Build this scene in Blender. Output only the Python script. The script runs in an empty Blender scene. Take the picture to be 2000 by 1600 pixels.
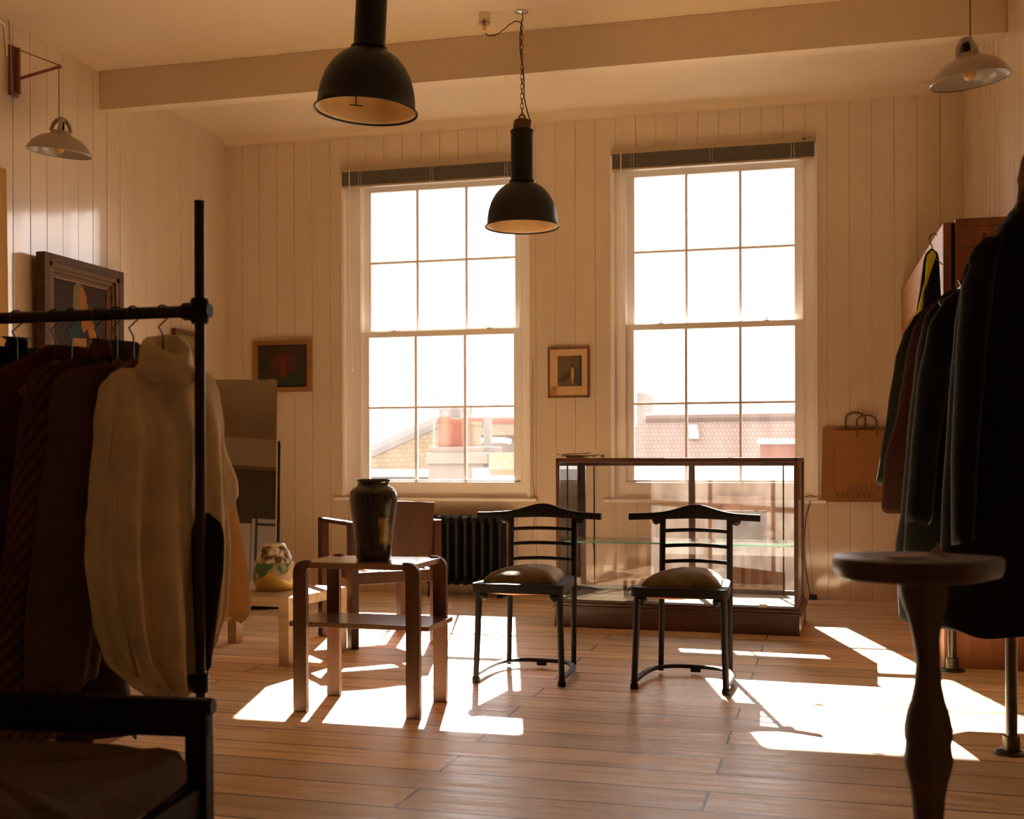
import bpy, bmesh, math, random
from mathutils import Vector, Matrix
random.seed(7)
PI = math.pi
S = bpy.context.scene
COL = S.collection

# ------------------------------------------------------------------ camera
FPX, CX, HY, ROLL, YAW, EYE = 2245.0, 1000.0, 893.0, 0.003, math.atan(560/2245.0), 1.0
cT, sT = math.cos(YAW), math.sin(YAW)
XL, XR, YB, ZC, YR = -4.29, 1.06, 8.07, 3.45, -2.6

cd = bpy.data.cameras.new('camera'); cam = bpy.data.objects.new('camera', cd); COL.objects.link(cam)
cd.sensor_width = 36.0; cd.lens = 36.0*FPX/2000.0; cd.shift_y = (HY-800)/2000.0
cd.clip_start = 0.05; cd.clip_end = 300
_r = Vector((cT, sT, 0)); _u = Vector((0, 0, 1)); _f = Vector((-sT, cT, 0))
_rc = _r*math.cos(ROLL) - _u*math.sin(ROLL); _uc = _u*math.cos(ROLL) + _r*math.sin(ROLL)
M4 = Matrix.Identity(4)
for i in range(3):
    M4[i][0] = _rc[i]; M4[i][1] = _uc[i]; M4[i][2] = -_f[i]
M4[2][3] = EYE
cam.matrix_world = M4
cd.dof.use_dof = True; cd.dof.focus_distance = 5.6; cd.dof.aperture_fstop = 5.6
S.camera = cam

# ------------------------------------------------------------------ world, sun, exposure
S.view_settings.view_transform = 'Standard'; S.view_settings.look = 'None'
S.view_settings.gamma = 1.0; S.view_settings.use_curve_mapping = False
S.view_settings.exposure = 0.54
w = bpy.data.worlds.new('sky'); S.world = w; w.use_nodes = True
bg = w.node_tree.nodes['Background']
bg.inputs[0].default_value = (1.0, 0.915, 0.895, 1); bg.inputs[1].default_value = 3.2
sd = bpy.data.lights.new('sun', 'SUN'); so = bpy.data.objects.new('sun', sd); COL.objects.link(so)
sd.energy = 49; sd.color = (1.0, 0.90, 0.78); sd.angle = math.radians(0.55)
SUN = Vector((-0.240, 0.971, 0.70)).normalized()
so.rotation_euler = SUN.to_track_quat('Z', 'Y').to_euler()
for i, xc in enumerate((-2.6, -0.6)):     # daylight portals in the two window openings guide sky sampling
    pd = bpy.data.lights.new('sky_portal', 'AREA'); po = bpy.data.objects.new('sky_portal', pd); COL.objects.link(po)
    pd.shape = 'RECTANGLE'; pd.size = 1.5; pd.size_y = 2.6; pd.cycles.is_portal = True
    po.location = (xc, YB+0.2, 1.95); po.rotation_euler = (math.radians(-90), 0, 0)
S.cycles.use_denoising = True
S.cycles.max_bounces = 14; S.cycles.diffuse_bounces = 9; S.cycles.transparent_max_bounces = 24
S.cycles.caustics_reflective = False; S.cycles.caustics_refractive = False
S.cycles.sample_clamp_indirect = 12

# ------------------------------------------------------------------ measuring helpers (photo pixels -> room metres)
def C(X, d, z=0.0):                       # camera-aligned metres to room
    return Vector((X*cT - d*sT, X*sT + d*cT, z))
def dirv(px, py):
    dx, dy = px-CX, py-HY
    x = dx - ROLL*dy; y = dy + ROLL*dx
    v = C(x/FPX, 1.0); v.z = -y/FPX
    return v
def onY(px, py, Y):
    v = dirv(px, py); return Vector((0, 0, EYE)) + v*(Y/v.y)
def onX(px, py, X):
    v = dirv(px, py); return Vector((0, 0, EYE)) + v*(X/v.x)
def onZ(px, py, z=0.0):
    v = dirv(px, py); return Vector((0, 0, EYE)) + v*((z-EYE)/v.z)
def atD(px, py, d):
    return Vector((0, 0, EYE)) + dirv(px, py)*d

# ------------------------------------------------------------------ materials
MATS = {}
def mat(name, col, rough=0.5, metal=0.0, spec=0.5, var=0.0, vscale=8.0, stretch=(1, 1, 1), bump=0.0, bscale=40.0, col2=None, coat=0.0, sheen=0.0, alpha_trans=0.0, rot=(0, 0, 0)):
    if name in MATS: return MATS[name]
    m = bpy.data.materials.new(name); m.use_nodes = True; nt = m.node_tree; N = nt.nodes; L = nt.links
    b = N['Principled BSDF']
    b.inputs['Base Color'].default_value = (*col, 1); b.inputs['Roughness'].default_value = rough
    b.inputs['Metallic'].default_value = metal; b.inputs['Specular IOR Level'].default_value = spec
    if coat: b.inputs['Coat Weight'].default_value = coat; b.inputs['Coat Roughness'].default_value = 0.15
    if sheen: b.inputs['Sheen Weight'].default_value = sheen; b.inputs['Sheen Roughness'].default_value = 0.5
    tc = N.new('ShaderNodeTexCoord'); mp = N.new('ShaderNodeMapping'); mp.inputs['Scale'].default_value = stretch
    mp.inputs['Rotation'].default_value = rot
    L.new(tc.outputs['Object'], mp.inputs[0])
    if var or col2:
        nz = N.new('ShaderNodeTexNoise'); nz.inputs['Scale'].default_value = vscale; nz.inputs['Detail'].default_value = 5
        L.new(mp.outputs[0], nz.inputs[0])
        mr = N.new('ShaderNodeMapRange'); mr.inputs[1].default_value = 0.3; mr.inputs[2].default_value = 0.7; L.new(nz.outputs[0], mr.inputs[0])
        mx = N.new('ShaderNodeMix'); mx.data_type = 'RGBA'
        c2 = col2 if col2 else tuple(max(0, c*(1-var)) for c in col)
        mx.inputs[6].default_value = (*col, 1); mx.inputs[7].default_value = (*c2, 1)
        L.new(mr.outputs[0], mx.inputs[0]); L.new(mx.outputs[2], b.inputs['Base Color'])
    if bump:
        n2 = N.new('ShaderNodeTexNoise'); n2.inputs['Scale'].default_value = bscale; n2.inputs['Detail'].default_value = 4
        L.new(mp.outputs[0], n2.inputs[0])
        bp = N.new('ShaderNodeBump'); bp.inputs['Strength'].default_value = bump; bp.inputs['Distance'].default_value = 0.01
        L.new(n2.outputs[0], bp.inputs['Height']); L.new(bp.outputs[0], b.inputs['Normal'])
    if alpha_trans:                        # thin cloth lets some light through
        tr = N.new('ShaderNodeBsdfTranslucent'); tr.inputs[0].default_value = (*col, 1)
        ms = N.new('ShaderNodeMixShader'); ms.inputs[0].default_value = alpha_trans
        out = N['Material Output']; L.new(b.outputs[0], ms.inputs[1]); L.new(tr.outputs[0], ms.inputs[2]); L.new(ms.outputs[0], out.inputs[0])
    MATS[name] = m; return m

def glass_mat(name, dust=0.03, tint=(1, 1, 1), refl=0.06, grad=None, dcol=(0.9, 0.85, 0.8)):
    m = bpy.data.materials.new(name); m.use_nodes = True; nt = m.node_tree; N = nt.nodes; L = nt.links
    N.remove(N['Principled BSDF']); out = N['Material Output']
    t = N.new('ShaderNodeBsdfTransparent'); t.inputs[0].default_value = (*tint, 1)
    g = N.new('ShaderNodeBsdfGlossy'); g.inputs['Roughness'].default_value = 0.02
    fr = N.new('ShaderNodeFresnel'); fr.inputs[0].default_value = 1.45
    m1 = N.new('ShaderNodeMixShader'); L.new(fr.outputs[0], m1.inputs[0]); L.new(t.outputs[0], m1.inputs[1]); L.new(g.outputs[0], m1.inputs[2])
    if dust:
        d = N.new('ShaderNodeBsdfTranslucent'); d.inputs[0].default_value = (*dcol, 1)
        tc = N.new('ShaderNodeTexCoord'); nz = N.new('ShaderNodeTexNoise'); nz.inputs['Scale'].default_value = 3.0; nz.inputs['Detail'].default_value = 8
        mp = N.new('ShaderNodeMapping'); mp.inputs['Scale'].default_value = (2.5, 2.5, 0.7); L.new(tc.outputs['Object'], mp.inputs[0]); L.new(mp.outputs[0], nz.inputs[0])
        mr = N.new('ShaderNodeMapRange'); mr.inputs[1].default_value = 0.35; mr.inputs[2].default_value = 0.75; mr.inputs[3].default_value = dust*0.4; mr.inputs[4].default_value = dust*1.8
        L.new(nz.outputs[0], mr.inputs[0])
        m2 = N.new('ShaderNodeMixShader'); L.new(mr.outputs[0], m2.inputs[0]); L.new(m1.outputs[0], m2.inputs[1]); L.new(d.outputs[0], m2.inputs[2])
        L.new(m2.outputs[0], out.inputs[0])
    else:
        L.new(m1.outputs[0], out.inputs[0])
    MATS[name] = m; return m

def wood(name, c1, c2, rough=0.4, axis='Z', scale=3.0, bump=0.05, coat=0.0):
    st = {'X': (0.6, 9, 9), 'Y': (9, 0.6, 9), 'Z': (9, 9, 0.6)}[axis]
    return mat(name, c1, rough=rough, col2=c2, vscale=scale, stretch=st, bump=bump, bscale=12, coat=coat)

def floor_mat():
    m = bpy.data.materials.new('pine_floorboards'); m.use_nodes = True; nt = m.node_tree; N = nt.nodes; L = nt.links
    b = N['Principled BSDF']
    tc = N.new('ShaderNodeTexCoord'); mp = N.new('ShaderNodeMapping'); mp.inputs['Rotation'].default_value = (0, 0, math.radians(1.6))
    mp.inputs['Location'].default_value = (0.35, 0.06, 0)
    L.new(tc.outputs['Object'], mp.inputs[0])
    # board rows: row index gives every board its own tone
    br = N.new('ShaderNodeTexBrick'); br.offset = 0.37; br.offset_frequency = 2; br.squash = 1.0
    br.inputs['Color1'].default_value = (0, 0, 0, 1); br.inputs['Color2'].default_value = (1, 1, 1, 1); br.inputs['Mortar'].default_value = (0.5, 0.5, 0.5, 1)
    br.inputs['Scale'].default_value = 1.0; br.inputs['Mortar Size'].default_value = 0.0042; br.inputs['Mortar Smooth'].default_value = 0.15
    br.inputs['Brick Width'].default_value = 2.3; br.inputs['Row Height'].default_value = 0.196
    dn = N.new('ShaderNodeTexNoise'); dn.inputs['Scale'].default_value = 2.2; dn.inputs['Detail'].default_value = 7; L.new(mp.outputs[0], dn.inputs[0])
    ds_ = N.new('ShaderNodeVectorMath'); ds_.operation = 'SCALE'; ds_.inputs['Scale'].default_value = 0.016; L.new(dn.outputs['Color'], ds_.inputs[0])
    da = N.new('ShaderNodeVectorMath'); da.operation = 'ADD'; L.new(mp.outputs[0], da.inputs[0]); L.new(ds_.outputs[0], da.inputs[1])
    L.new(da.outputs[0], br.inputs[0])
    mg = N.new('ShaderNodeMapping'); mg.inputs['Scale'].default_value = (0.7, 10, 1); L.new(mp.outputs[0], mg.inputs[0])
    ad = N.new('ShaderNodeVectorMath'); ad.operation = 'ADD'; L.new(mg.outputs[0], ad.inputs[0])
    sc = N.new('ShaderNodeVectorMath'); sc.operation = 'SCALE'; sc.inputs['Scale'].default_value = 7.0
    L.new(br.outputs['Color'], sc.inputs[0]); L.new(sc.outputs[0], ad.inputs[1])
    gr = N.new('ShaderNodeTexNoise'); gr.inputs['Scale'].default_value = 3.2; gr.inputs['Detail'].default_value = 8; gr.inputs['Distortion'].default_value = 0.6
    L.new(ad.outputs[0], gr.inputs[0])
    r1 = N.new('ShaderNodeValToRGB'); e = r1.color_ramp.elements
    e[0].position = 0.33; e[0].color = (0.52, 0.345, 0.195, 1); e[1].position = 0.66; e[1].color = (0.88, 0.70, 0.48, 1)
    k = r1.color_ramp.elements.new(0.48); k.color = (0.78, 0.585, 0.37, 1)
    L.new(gr.outputs[0], r1.inputs[0])
    # per-board tone
    sp = N.new('ShaderNodeSeparateColor'); L.new(br.outputs['Color'], sp.inputs[0])
    tone = N.new('ShaderNodeMapRange'); tone.inputs[3].default_value = 0.72; tone.inputs[4].default_value = 1.16; L.new(sp.outputs[0], tone.inputs[0])
    mu = N.new('ShaderNodeMix'); mu.data_type = 'RGBA'; mu.blend_type = 'MULTIPLY'; mu.inputs[0].default_value = 1
    cb = N.new('ShaderNodeCombineColor'); [L.new(tone.outputs[0], cb.inputs[i]) for i in range(3)]
    L.new(r1.outputs[0], mu.inputs[6]); L.new(cb.outputs[0], mu.inputs[7])
    # pale scuffs where the varnish has worn through
    sn = N.new('ShaderNodeTexNoise'); sn.inputs['Scale'].default_value = 1.7; sn.inputs['Detail'].default_value = 9; sn.inputs['Roughness'].default_value = 0.68
    msn = N.new('ShaderNodeMapping'); msn.inputs['Scale'].default_value = (1, 2.6, 1); L.new(mp.outputs[0], msn.inputs[0]); L.new(msn.outputs[0], sn.inputs[0])
    sr = N.new('ShaderNodeMapRange'); sr.inputs[1].default_value = 0.50; sr.inputs[2].default_value = 0.68; sr.inputs[3].default_value = 0.0; sr.inputs[4].default_value = 0.55; L.new(sn.outputs[0], sr.inputs[0])
    sx2 = N.new('ShaderNodeMix'); sx2.data_type = 'RGBA'; sx2.inputs[7].default_value = (0.88, 0.74, 0.56, 1); L.new(sr.outputs[0], sx2.inputs[0]); L.new(mu.outputs[2], sx2.inputs[6])
    # knots and nail holes
    vo = N.new('ShaderNodeTexVoronoi'); vo.inputs['Scale'].default_value = 1.0
    mk = N.new('ShaderNodeMapping'); mk.inputs['Scale'].default_value = (1.9, 5.0, 1); L.new(mp.outputs[0], mk.inputs[0]); L.new(mk.outputs[0], vo.inputs[0])
    kr = N.new('ShaderNodeMapRange'); kr.inputs[1].default_value = 0.035; kr.inputs[2].default_value = 0.11; kr.inputs[3].default_value = 0.75; kr.inputs[4].default_value = 0.0
    L.new(vo.outputs['Distance'], kr.inputs[0])
    mx = N.new('ShaderNodeMix'); mx.data_type = 'RGBA'; mx.inputs[7].default_value = (0.13, 0.055, 0.02, 1)
    L.new(kr.outputs[0], mx.inputs[0]); L.new(sx2.outputs[2], mx.inputs[6])
    gp = N.new('ShaderNodeMix'); gp.data_type = 'RGBA'; gp.inputs[7].default_value = (0.05, 0.02, 0.008, 1)
    L.new(br.outputs['Fac'], gp.inputs[0]); L.new(mx.outputs[2], gp.inputs[6]); L.new(gp.outputs[2], b.inputs['Base Color'])
    rr = N.new('ShaderNodeMapRange'); rr.inputs[1].default_value = 0.3; rr.inputs[2].default_value = 0.7; rr.inputs[3].default_value = 0.28; rr.inputs[4].default_value = 0.46
    L.new(gr.outputs[0], rr.inputs[0]); L.new(rr.outputs[0], b.inputs['Roughness'])
    iv = N.new('ShaderNodeMath'); iv.operation = 'SUBTRACT'; L.new(gr.outputs[0], iv.inputs[0]); L.new(br.outputs['Fac'], iv.inputs[1])
    bp = N.new('ShaderNodeBump'); bp.inputs['Strength'].default_value = 0.35; bp.inputs['Distance'].default_value = 0.004
    L.new(iv.outputs[0], bp.inputs['Height']); L.new(bp.outputs[0], b.inputs['Normal'])
    return m

m_wall = mat('cream_gloss_boards', (0.715, 0.575, 0.395), rough=0.4, spec=0.6, var=0.05, vscale=2.0, bump=0.035, bscale=9, stretch=(3, 3, 0.6), coat=1.0)
MATS['cream_gloss_boards'].node_tree.nodes['Principled BSDF'].inputs['Coat IOR'].default_value = 1.75
MATS['cream_gloss_boards'].node_tree.nodes['Principled BSDF'].inputs['Coat Roughness'].default_value = 0.10
m_ceil = mat('cream_plaster', (0.73, 0.58, 0.385), rough=0.75, var=0.06, vscale=1.2, bump=0.05, bscale=3)
m_trim = mat('white_gloss_woodwork', (0.92, 0.86, 0.79), rough=0.35, var=0.04, vscale=4)
m_floor = floor_mat()
m_rear = mat('dark_olive_paint', (0.16, 0.13, 0.075), rough=0.8, var=0.15, vscale=2)
m_black = mat('black_enamel', (0.008, 0.008, 0.007), rough=0.42)
m_cream_in = mat('cream_enamel', (0.86, 0.68, 0.40), rough=0.4, col2=(0.55, 0.36, 0.16), vscale=5)
m_iron = mat('black_cast_iron', (0.012, 0.011, 0.010), rough=0.38, bump=0.1, bscale=60)
m_steel = mat('grey_steel_pipe', (0.085, 0.07, 0.048), rough=0.32, metal=0.85, var=0.3, vscale=20)
m_dsteel = mat('dark_steel_pipe', (0.045, 0.036, 0.022), rough=0.35, metal=0.8)
m_chrome = mat('bright_metal', (0.75, 0.68, 0.55), rough=0.18, metal=1.0)
m_brass = mat('brass', (0.75, 0.48, 0.16), rough=0.25, metal=1.0)
m_wire = mat('hook_wire', (0.10, 0.08, 0.06), rough=0.4, metal=0.7)
m_cable = mat('dark_cable', (0.03, 0.022, 0.014), rough=0.6)
m_white = mat('white_plastic', (0.82, 0.78, 0.72), rough=0.4)
m_oakt = wood('oiled_walnut', (0.30, 0.155, 0.078), (0.20, 0.095, 0.046), rough=0.2, axis='X', bump=0.01, coat=1.0)
MATS['oiled_walnut'].node_tree.nodes['Principled BSDF'].inputs['Coat IOR'].default_value = 1.6
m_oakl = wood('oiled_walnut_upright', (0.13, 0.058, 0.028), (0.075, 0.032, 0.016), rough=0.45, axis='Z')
m_dark = wood('ebonised_beech', (0.010, 0.0055, 0.0035), (0.006, 0.0035, 0.0025), rough=0.38, axis='Z')
m_arm = wood('red_brown_beech', (0.06, 0.020, 0.009), (0.04, 0.013, 0.006), rough=0.5, axis='Z')
m_leather = mat('tan_leather', (0.55, 0.20, 0.05), rough=0.5, alpha_trans=0.35)
m_velvet = mat('olive_velvet', (0.20, 0.135, 0.05), rough=0.9, col2=(0.11, 0.075, 0.025), vscale=26, sheen=0.6, bump=0.3, bscale=60)
m_case = wood('mahogany', (0.10, 0.034, 0.016), (0.05, 0.018, 0.009), rough=0.3, axis='X')
m_pale = wood('pale_limed_oak', (0.52, 0.36, 0.20), (0.36, 0.23, 0.12), rough=0.45, axis='X')
m_pine = wood('golden_pine', (0.56, 0.27, 0.09), (0.40, 0.17, 0.05), rough=0.4, axis='Y')
m_red = wood('red_pine', (0.30, 0.095, 0.03), (0.20, 0.06, 0.02), rough=0.45, axis='Z')
m_blackp = mat('black_paint', (0.012, 0.010, 0.007), rough=0.45)
m_kraft = mat('kraft_paper', (0.33, 0.145, 0.05), rough=0.8, var=0.12, vscale=30)
m_ink = mat('navy_ink', (0.028, 0.028, 0.034), rough=0.7)
m_paper = mat('pale_card', (0.82, 0.74, 0.62), rough=0.8)
m_win_glass = glass_mat('window_glass', dust=0.004, dcol=(1, 0.93, 0.88))
m_case_glass = glass_mat('dusty_case_glass', dust=0.016, dcol=(0.95, 0.85, 0.75))
m_shelf_glass = mat('green_glass_edge', (0.25, 0.75, 0.55), rough=0.1, spec=0.8, alpha_trans=0.4)
m_shelf_face = glass_mat('shelf_glass_face', dust=0.10, tint=(0.86, 0.97, 0.92))
def dull(names, sp):
    for n_ in names: MATS[n_].node_tree.nodes['Principled BSDF'].inputs['Specular IOR Level'].default_value = sp
MATS['ebonised_beech'].node_tree.nodes['Principled BSDF'].inputs['Roughness'].default_value = 0.55
dull(['ebonised_beech', 'red_brown_beech', 'black_cast_iron', 'black_paint'], 0.18); dull(['black_enamel', 'oiled_walnut_upright', 'kraft_paper'], 0.3); dull(['olive_velvet'], 0.05)
m_mirror = mat('mirror_silver', (0.80, 0.72, 0.58), rough=0.01, metal=1.0)

# ------------------------------------------------------------------ mesh builder
class MB:
    def __init__(s): s.v = []; s.f = []; s.mi = []; s.cur = 0
    def add(s, vs, fs):
        o = len(s.v); s.v += [tuple(p) for p in vs]; s.f += [tuple(i+o for i in f) for f in fs]; s.mi += [s.cur]*len(fs); return s
    def box(s, c, size, rot=None, bevel=0.0):
        sx, sy, sz = [a/2 for a in size]
        if bevel > 0 and bevel < min(sx, sy, sz):
            bm = bmesh.new(); bmesh.ops.create_cube(bm, size=1.0)
            for v in bm.verts: v.co = Vector((v.co.x*size[0], v.co.y*size[1], v.co.z*size[2]))
            bmesh.ops.bevel(bm, geom=bm.edges[:], offset=bevel, segments=2, affect='EDGES', profile=0.7)
            bm.verts.ensure_lookup_table()
            vs = [v.co.copy() for v in bm.verts]; fs = [[v.index for v in f.verts] for f in bm.faces]; bm.free()
        else:
            vs = [Vector((x, y, z)) for x in (-sx, sx) for y in (-sy, sy) for z in (-sz, sz)]
            fs = [(0, 1, 3, 2), (4, 6, 7, 5), (0, 4, 5, 1), (2, 3, 7, 6), (0, 2, 6, 4), (1, 5, 7, 3)]
        if rot is not None: vs = [rot @ v for v in vs]
        c = Vector(c); return s.add([v+c for v in vs], fs)
    def b2(s, lo, hi, bevel=0.0):
        lo = Vector(lo); hi = Vector(hi); return s.box((lo+hi)/2, [abs(a) for a in (hi-lo)], None, bevel)
    def tube(s, pts, r, n=10, caps=True, flat=1.0, up=None):
        pts = [Vector(p) for p in pts]; rs = r if isinstance(r, (list, tuple)) else [r]*len(pts)
        vs = []; fs = []; prev = None
        for i, p in enumerate(pts):
            t = (pts[min(i+1, len(pts)-1)]-pts[max(i-1, 0)])
            if t.length < 1e-9: t = Vector((0, 0, 1))
            t.normalize()
            if prev is None:
                a = up if up is not None else (Vector((0, 0, 1)) if abs(t.z) < 0.9 else Vector((1, 0, 0)))
            else: a = prev
            a = (a - t*a.dot(t))
            if a.length < 1e-6: a = Vector((0, 1, 0)) - t*t.y
            a.normalize(); b = t.cross(a); prev = a
            for k in range(n):
                an = 2*PI*k/n; vs.append(p + a*math.cos(an)*rs[i] + b*math.sin(an)*rs[i]*flat)
        for i in range(len(pts)-1):
            for k in range(n):
                k2 = (k+1) % n; fs.append((i*n+k, i*n+k2, (i+1)*n+k2, (i+1)*n+k))
        if caps: fs.append(tuple(range(n-1, -1, -1))); fs.append(tuple((len(pts)-1)*n+k for k in range(n)))
        return s.add(vs, fs)
    def lathe(s, prof, c=(0, 0, 0), n=40, sx=1.0, sy=1.0, rot=None, a0=0, a1=2*PI):
        c = Vector(c); vs = []; fs = []; full = abs((a1-a0)-2*PI) < 1e-6; m = n if full else n+1
        for r, z in prof:
            for k in range(m):
                an = a0+(a1-a0)*k/n; v = Vector((r*math.cos(an)*sx, r*math.sin(an)*sy, z))
                if rot is not None: v = rot @ v
                vs.append(v+c)
        for i in range(len(prof)-1):
            for k in range(n):
                k2 = (k+1) % m; fs.append((i*m+k, i*m+k2, (i+1)*m+k2, (i+1)*m+k))
        return s.add(vs, fs)
    def sphere(s, c, r, n=16, sc=(1, 1, 1)):
        prof = [(r*math.sin(PI*i/(n//2)), r*math.cos(PI*i/(n//2))*sc[2]) for i in range(n//2+1)]
        prof[0] = (1e-5, prof[0][1]); prof[-1] = (1e-5, prof[-1][1])
        return s.lathe(prof[::-1], c, n, sc[0], sc[1])
    def prism(s, poly, fn, t0, t1):
        """poly: 2-D outline; fn(a,b,t)->Vector; extruded t0..t1"""
        n = len(poly); vs = [fn(a, b, t0) for a, b in poly]+[fn(a, b, t1) for a, b in poly]
        fs = [tuple(range(n)), tuple(range(2*n-1, n-1, -1))]+[(i, (i+1) % n, n+(i+1) % n, n+i)[::-1] for i in range(n)]
        return s.add(vs, fs)
    def rings(s, rings, cap=True):
        n = len(rings[0]); vs = [p for r in rings for p in r]; fs = []
        for i in range(len(rings)-1):
            for k in range(n):
                k2 = (k+1) % n; fs.append((i*n+k, i*n+k2, (i+1)*n+k2, (i+1)*n+k))
        if cap: fs.append(tuple(range(n-1, -1, -1))); fs.append(tuple((len(rings)-1)*n+k for k in range(n)))
        return s.add(vs, fs)
    def build(s, name, mats, parent=None, smooth=False, loc=None):
        me = bpy.data.meshes.new(name); 
        me.from_pydata(s.v, [], s.f)
        if not isinstance(mats, (list, tuple)): mats = [mats]
        for m in mats: me.materials.append(m)
        me.polygons.foreach_set('material_index', s.mi)
        bm = bmesh.new(); bm.from_mesh(me); bmesh.ops.recalc_face_normals(bm, faces=bm.faces[:]); bm.to_mesh(me); bm.free()
        if smooth:
            for p in me.polygons: p.use_smooth = True
            if smooth is True or smooth > 0:
                try: me.set_sharp_from_angle(angle=math.radians(45 if smooth is True else smooth))
                except Exception: pass
        o = bpy.data.objects.new(name, me); COL.objects.link(o)
        if parent is not None: o.parent = parent
        if loc is not None: o.location = loc
        return o

def tag(o, label, cat, group=None, kind=None):
    o['label'] = label; o['category'] = cat
    if group: o['group'] = group
    if kind: o['kind'] = kind
    return o
def thing(name, label, cat, loc=(0, 0, 0), rz=0.0, group=None):
    o = bpy.data.objects.new(name, None); COL.objects.link(o); o.location = loc; o.rotation_euler = (0, 0, rz)
    o.empty_display_size = 0.1
    return tag(o, label, cat, group)
def struct(o, label=None):
    o['kind'] = 'structure'
    if label: o['label'] = label
    return o
def copy_tree(o, parent=None):
    c = o.copy(); COL.objects.link(c); c.parent = parent
    for ch in list(o.children): copy_tree(ch, c)
    return c
def Rz(a): return Matrix.Rotation(a, 3, 'Z')
def Rx(a): return Matrix.Rotation(a, 3, 'X')
def Ry(a): return Matrix.Rotation(a, 3, 'Y')

# ================================================================== the room
# window openings: x0,x1,z0,z1 from the photo, on the back wall
def bx(px, py): return onY(px, py, YB).x
def bz(px, py): return onY(px, py, YB).z
W1 = (bx(669, 650), bx(1035, 650), bz(850, 974), bz(830, 318))
W2 = (bx(1194, 620), bx(1596, 620), bz(1400, 974), bz(1390, 281))
ztop = (W1[3]+W2[3])/2; zbot = (W1[2]+W2[2])/2
W1 = (W1[0], W1[1], zbot, ztop); W2 = (W2[0], W2[1], zbot, ztop)

def board_profile(a0, a1, w=0.1445, g=0.0035, dep=0.006, off=0.0):
    """list of (a, inset) along a boarded wall"""
    pts = []; a = a0 + off
    edges = [a0]
    while a < a1-0.02:
        if a > a0+0.02: edges.append(a)
        a += w
    edges.append(a1)
    for i in range(len(edges)-1):
        t = random.uniform(-0.0012, 0.0012)
        pts += [(edges[i]+g/2, 0.0+t), ((edges[i]+edges[i+1])/2, 0.0006), (edges[i+1]-g/2, 0.0-t)]
        if i < len(edges)-2: pts += [(edges[i+1]-0.0005, -dep), (edges[i+1]+0.0005, -dep)]
    pts[0] = (a0, pts[0][1]); pts[-1] = (a1, pts[-1][1])
    return pts
def wall_strips(name, pts, fn, z0, z1, holes, m):
    mb = MB(); cuts = []
    P = []
    hx = sorted([h[0] for h in holes]+[h[1] for h in holes])
    for i in range(len(pts)-1):
        (a, ia), (b, ib) = pts[i], pts[i+1]; inner = [h for h in hx if a < h < b]
        seg = [a]+inner+[b]
        for j in range(len(seg)-1):
            s0, s1 = seg[j], seg[j+1]; f = lambda q: ia+(ib-ia)*((q-a)/(b-a) if b > a else 0)
            P.append((s0, f(s0), s1, f(s1)))
    for a, ia, b, ib in P:
        mid = (a+b)/2; zs = [(z0, z1)]
        for h in holes:
            if h[0] <= mid <= h[1]: zs = [(z0, h[2]), (h[3], z1)]
        for q0, q1 in zs:
            mb.add([fn(a, ia, q0), fn(b, ib, q0), fn(b, ib, q1), fn(a, ia, q1)], [(0, 1, 2, 3)])
    return struct(mb.build(name, m))
pb = board_profile(XL, XR, 0.1445, off=bx(1615, 300)-XL-0.1445*30)
wb = wall_strips('wall_back', pb, lambda a, i, z: Vector((a, YB-i, z)), 0, ZC, [W1, W2], m_wall)
wl = wall_strips('wall_left', board_profile(YR, YB, 0.151, g=0.005, off=0.05), lambda a, i, z: Vector((XL+i, a, z)), 0, ZC, [], m_wall)
wr = wall_strips('wall_right', board_profile(YR, YB, 0.151, g=0.005, off=0.1), lambda a, i, z: Vector((XR-i, a, z)), 0, ZC, [], m_wall)
rear = MB(); rear.b2((XL, YR-0.1, 0), (XR, YR, ZC))
struct(rear.build('wall_rear', m_rear))
r2 = MB(); r2.b2((XL, YR, 3.03), (XR, YR+0.25, ZC))
struct(r2.build('trim_4', m_ceil), 'boxed bulkhead along top of the rear wall')
d1 = MB(); [d1.b2((-3.9+i*.16, YR, 0), (-3.9+i*.16+.152, YR+0.05, 2.2)) for i in range(12)]; d1.b2((-1.98, YR, 0), (-1.6, YR+0.09, 2.27)); struct(d1.build('door_1', m_trim), 'white door in the rear wall')
# outer masonry skin keeps daylight out except through the windows
sk = MB()
def skin(lo, hi): sk.b2(lo, hi)
skin((XL-0.3, YB+0.02, -0.3), (W1[0]-0.001, YB+0.28, ZC+0.3)); skin((W1[1]+0.001, YB+0.02, -0.3), (W2[0]-0.001, YB+0.28, ZC+0.3)); skin((W2[1]+0.001, YB+0.02, -0.3), (XR+0.3, YB+0.28, ZC+0.3))
for W in (W1, W2):
    skin((W[0]-0.001, YB+0.02, -0.3), (W[1]+0.001, YB+0.28, zbot-0.001)); skin((W[0]-0.001, YB+0.02, ztop+0.001), (W[1]+0.001, YB+0.28, ZC+0.3))
skin((XL-0.3, YR-0.3, -0.3), (XL-0.02, YB+0.02, ZC+0.3)); skin((XR+0.02, YR-0.3, -0.3), (XR+0.3, YB+0.02, ZC+0.3)); skin((XL-0.3, YR-0.4, -0.3), (XR+0.3, YR-0.11, ZC+0.3))
struct(sk.build('wall_outer', m_trim))
fl = MB(); fl.b2((XL-0.02, YR-0.1, -0.1), (XR+0.02, YB+0.02, 0)); struct(fl.build('floor', m_floor))
ce = MB(); ce.b2((XL-0.02, YR-0.1, ZC), (XR+0.02, YB+0.02, ZC+0.15)); struct(ce.build('ceiling', m_ceil))
be = MB(); be.b2((XL, 6.43, 3.205), (XR, 6.53, ZC), 0.004); struct(be.build('trim_1', m_ceil), 'shallow plastered ceiling beam crossing the room')
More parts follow.
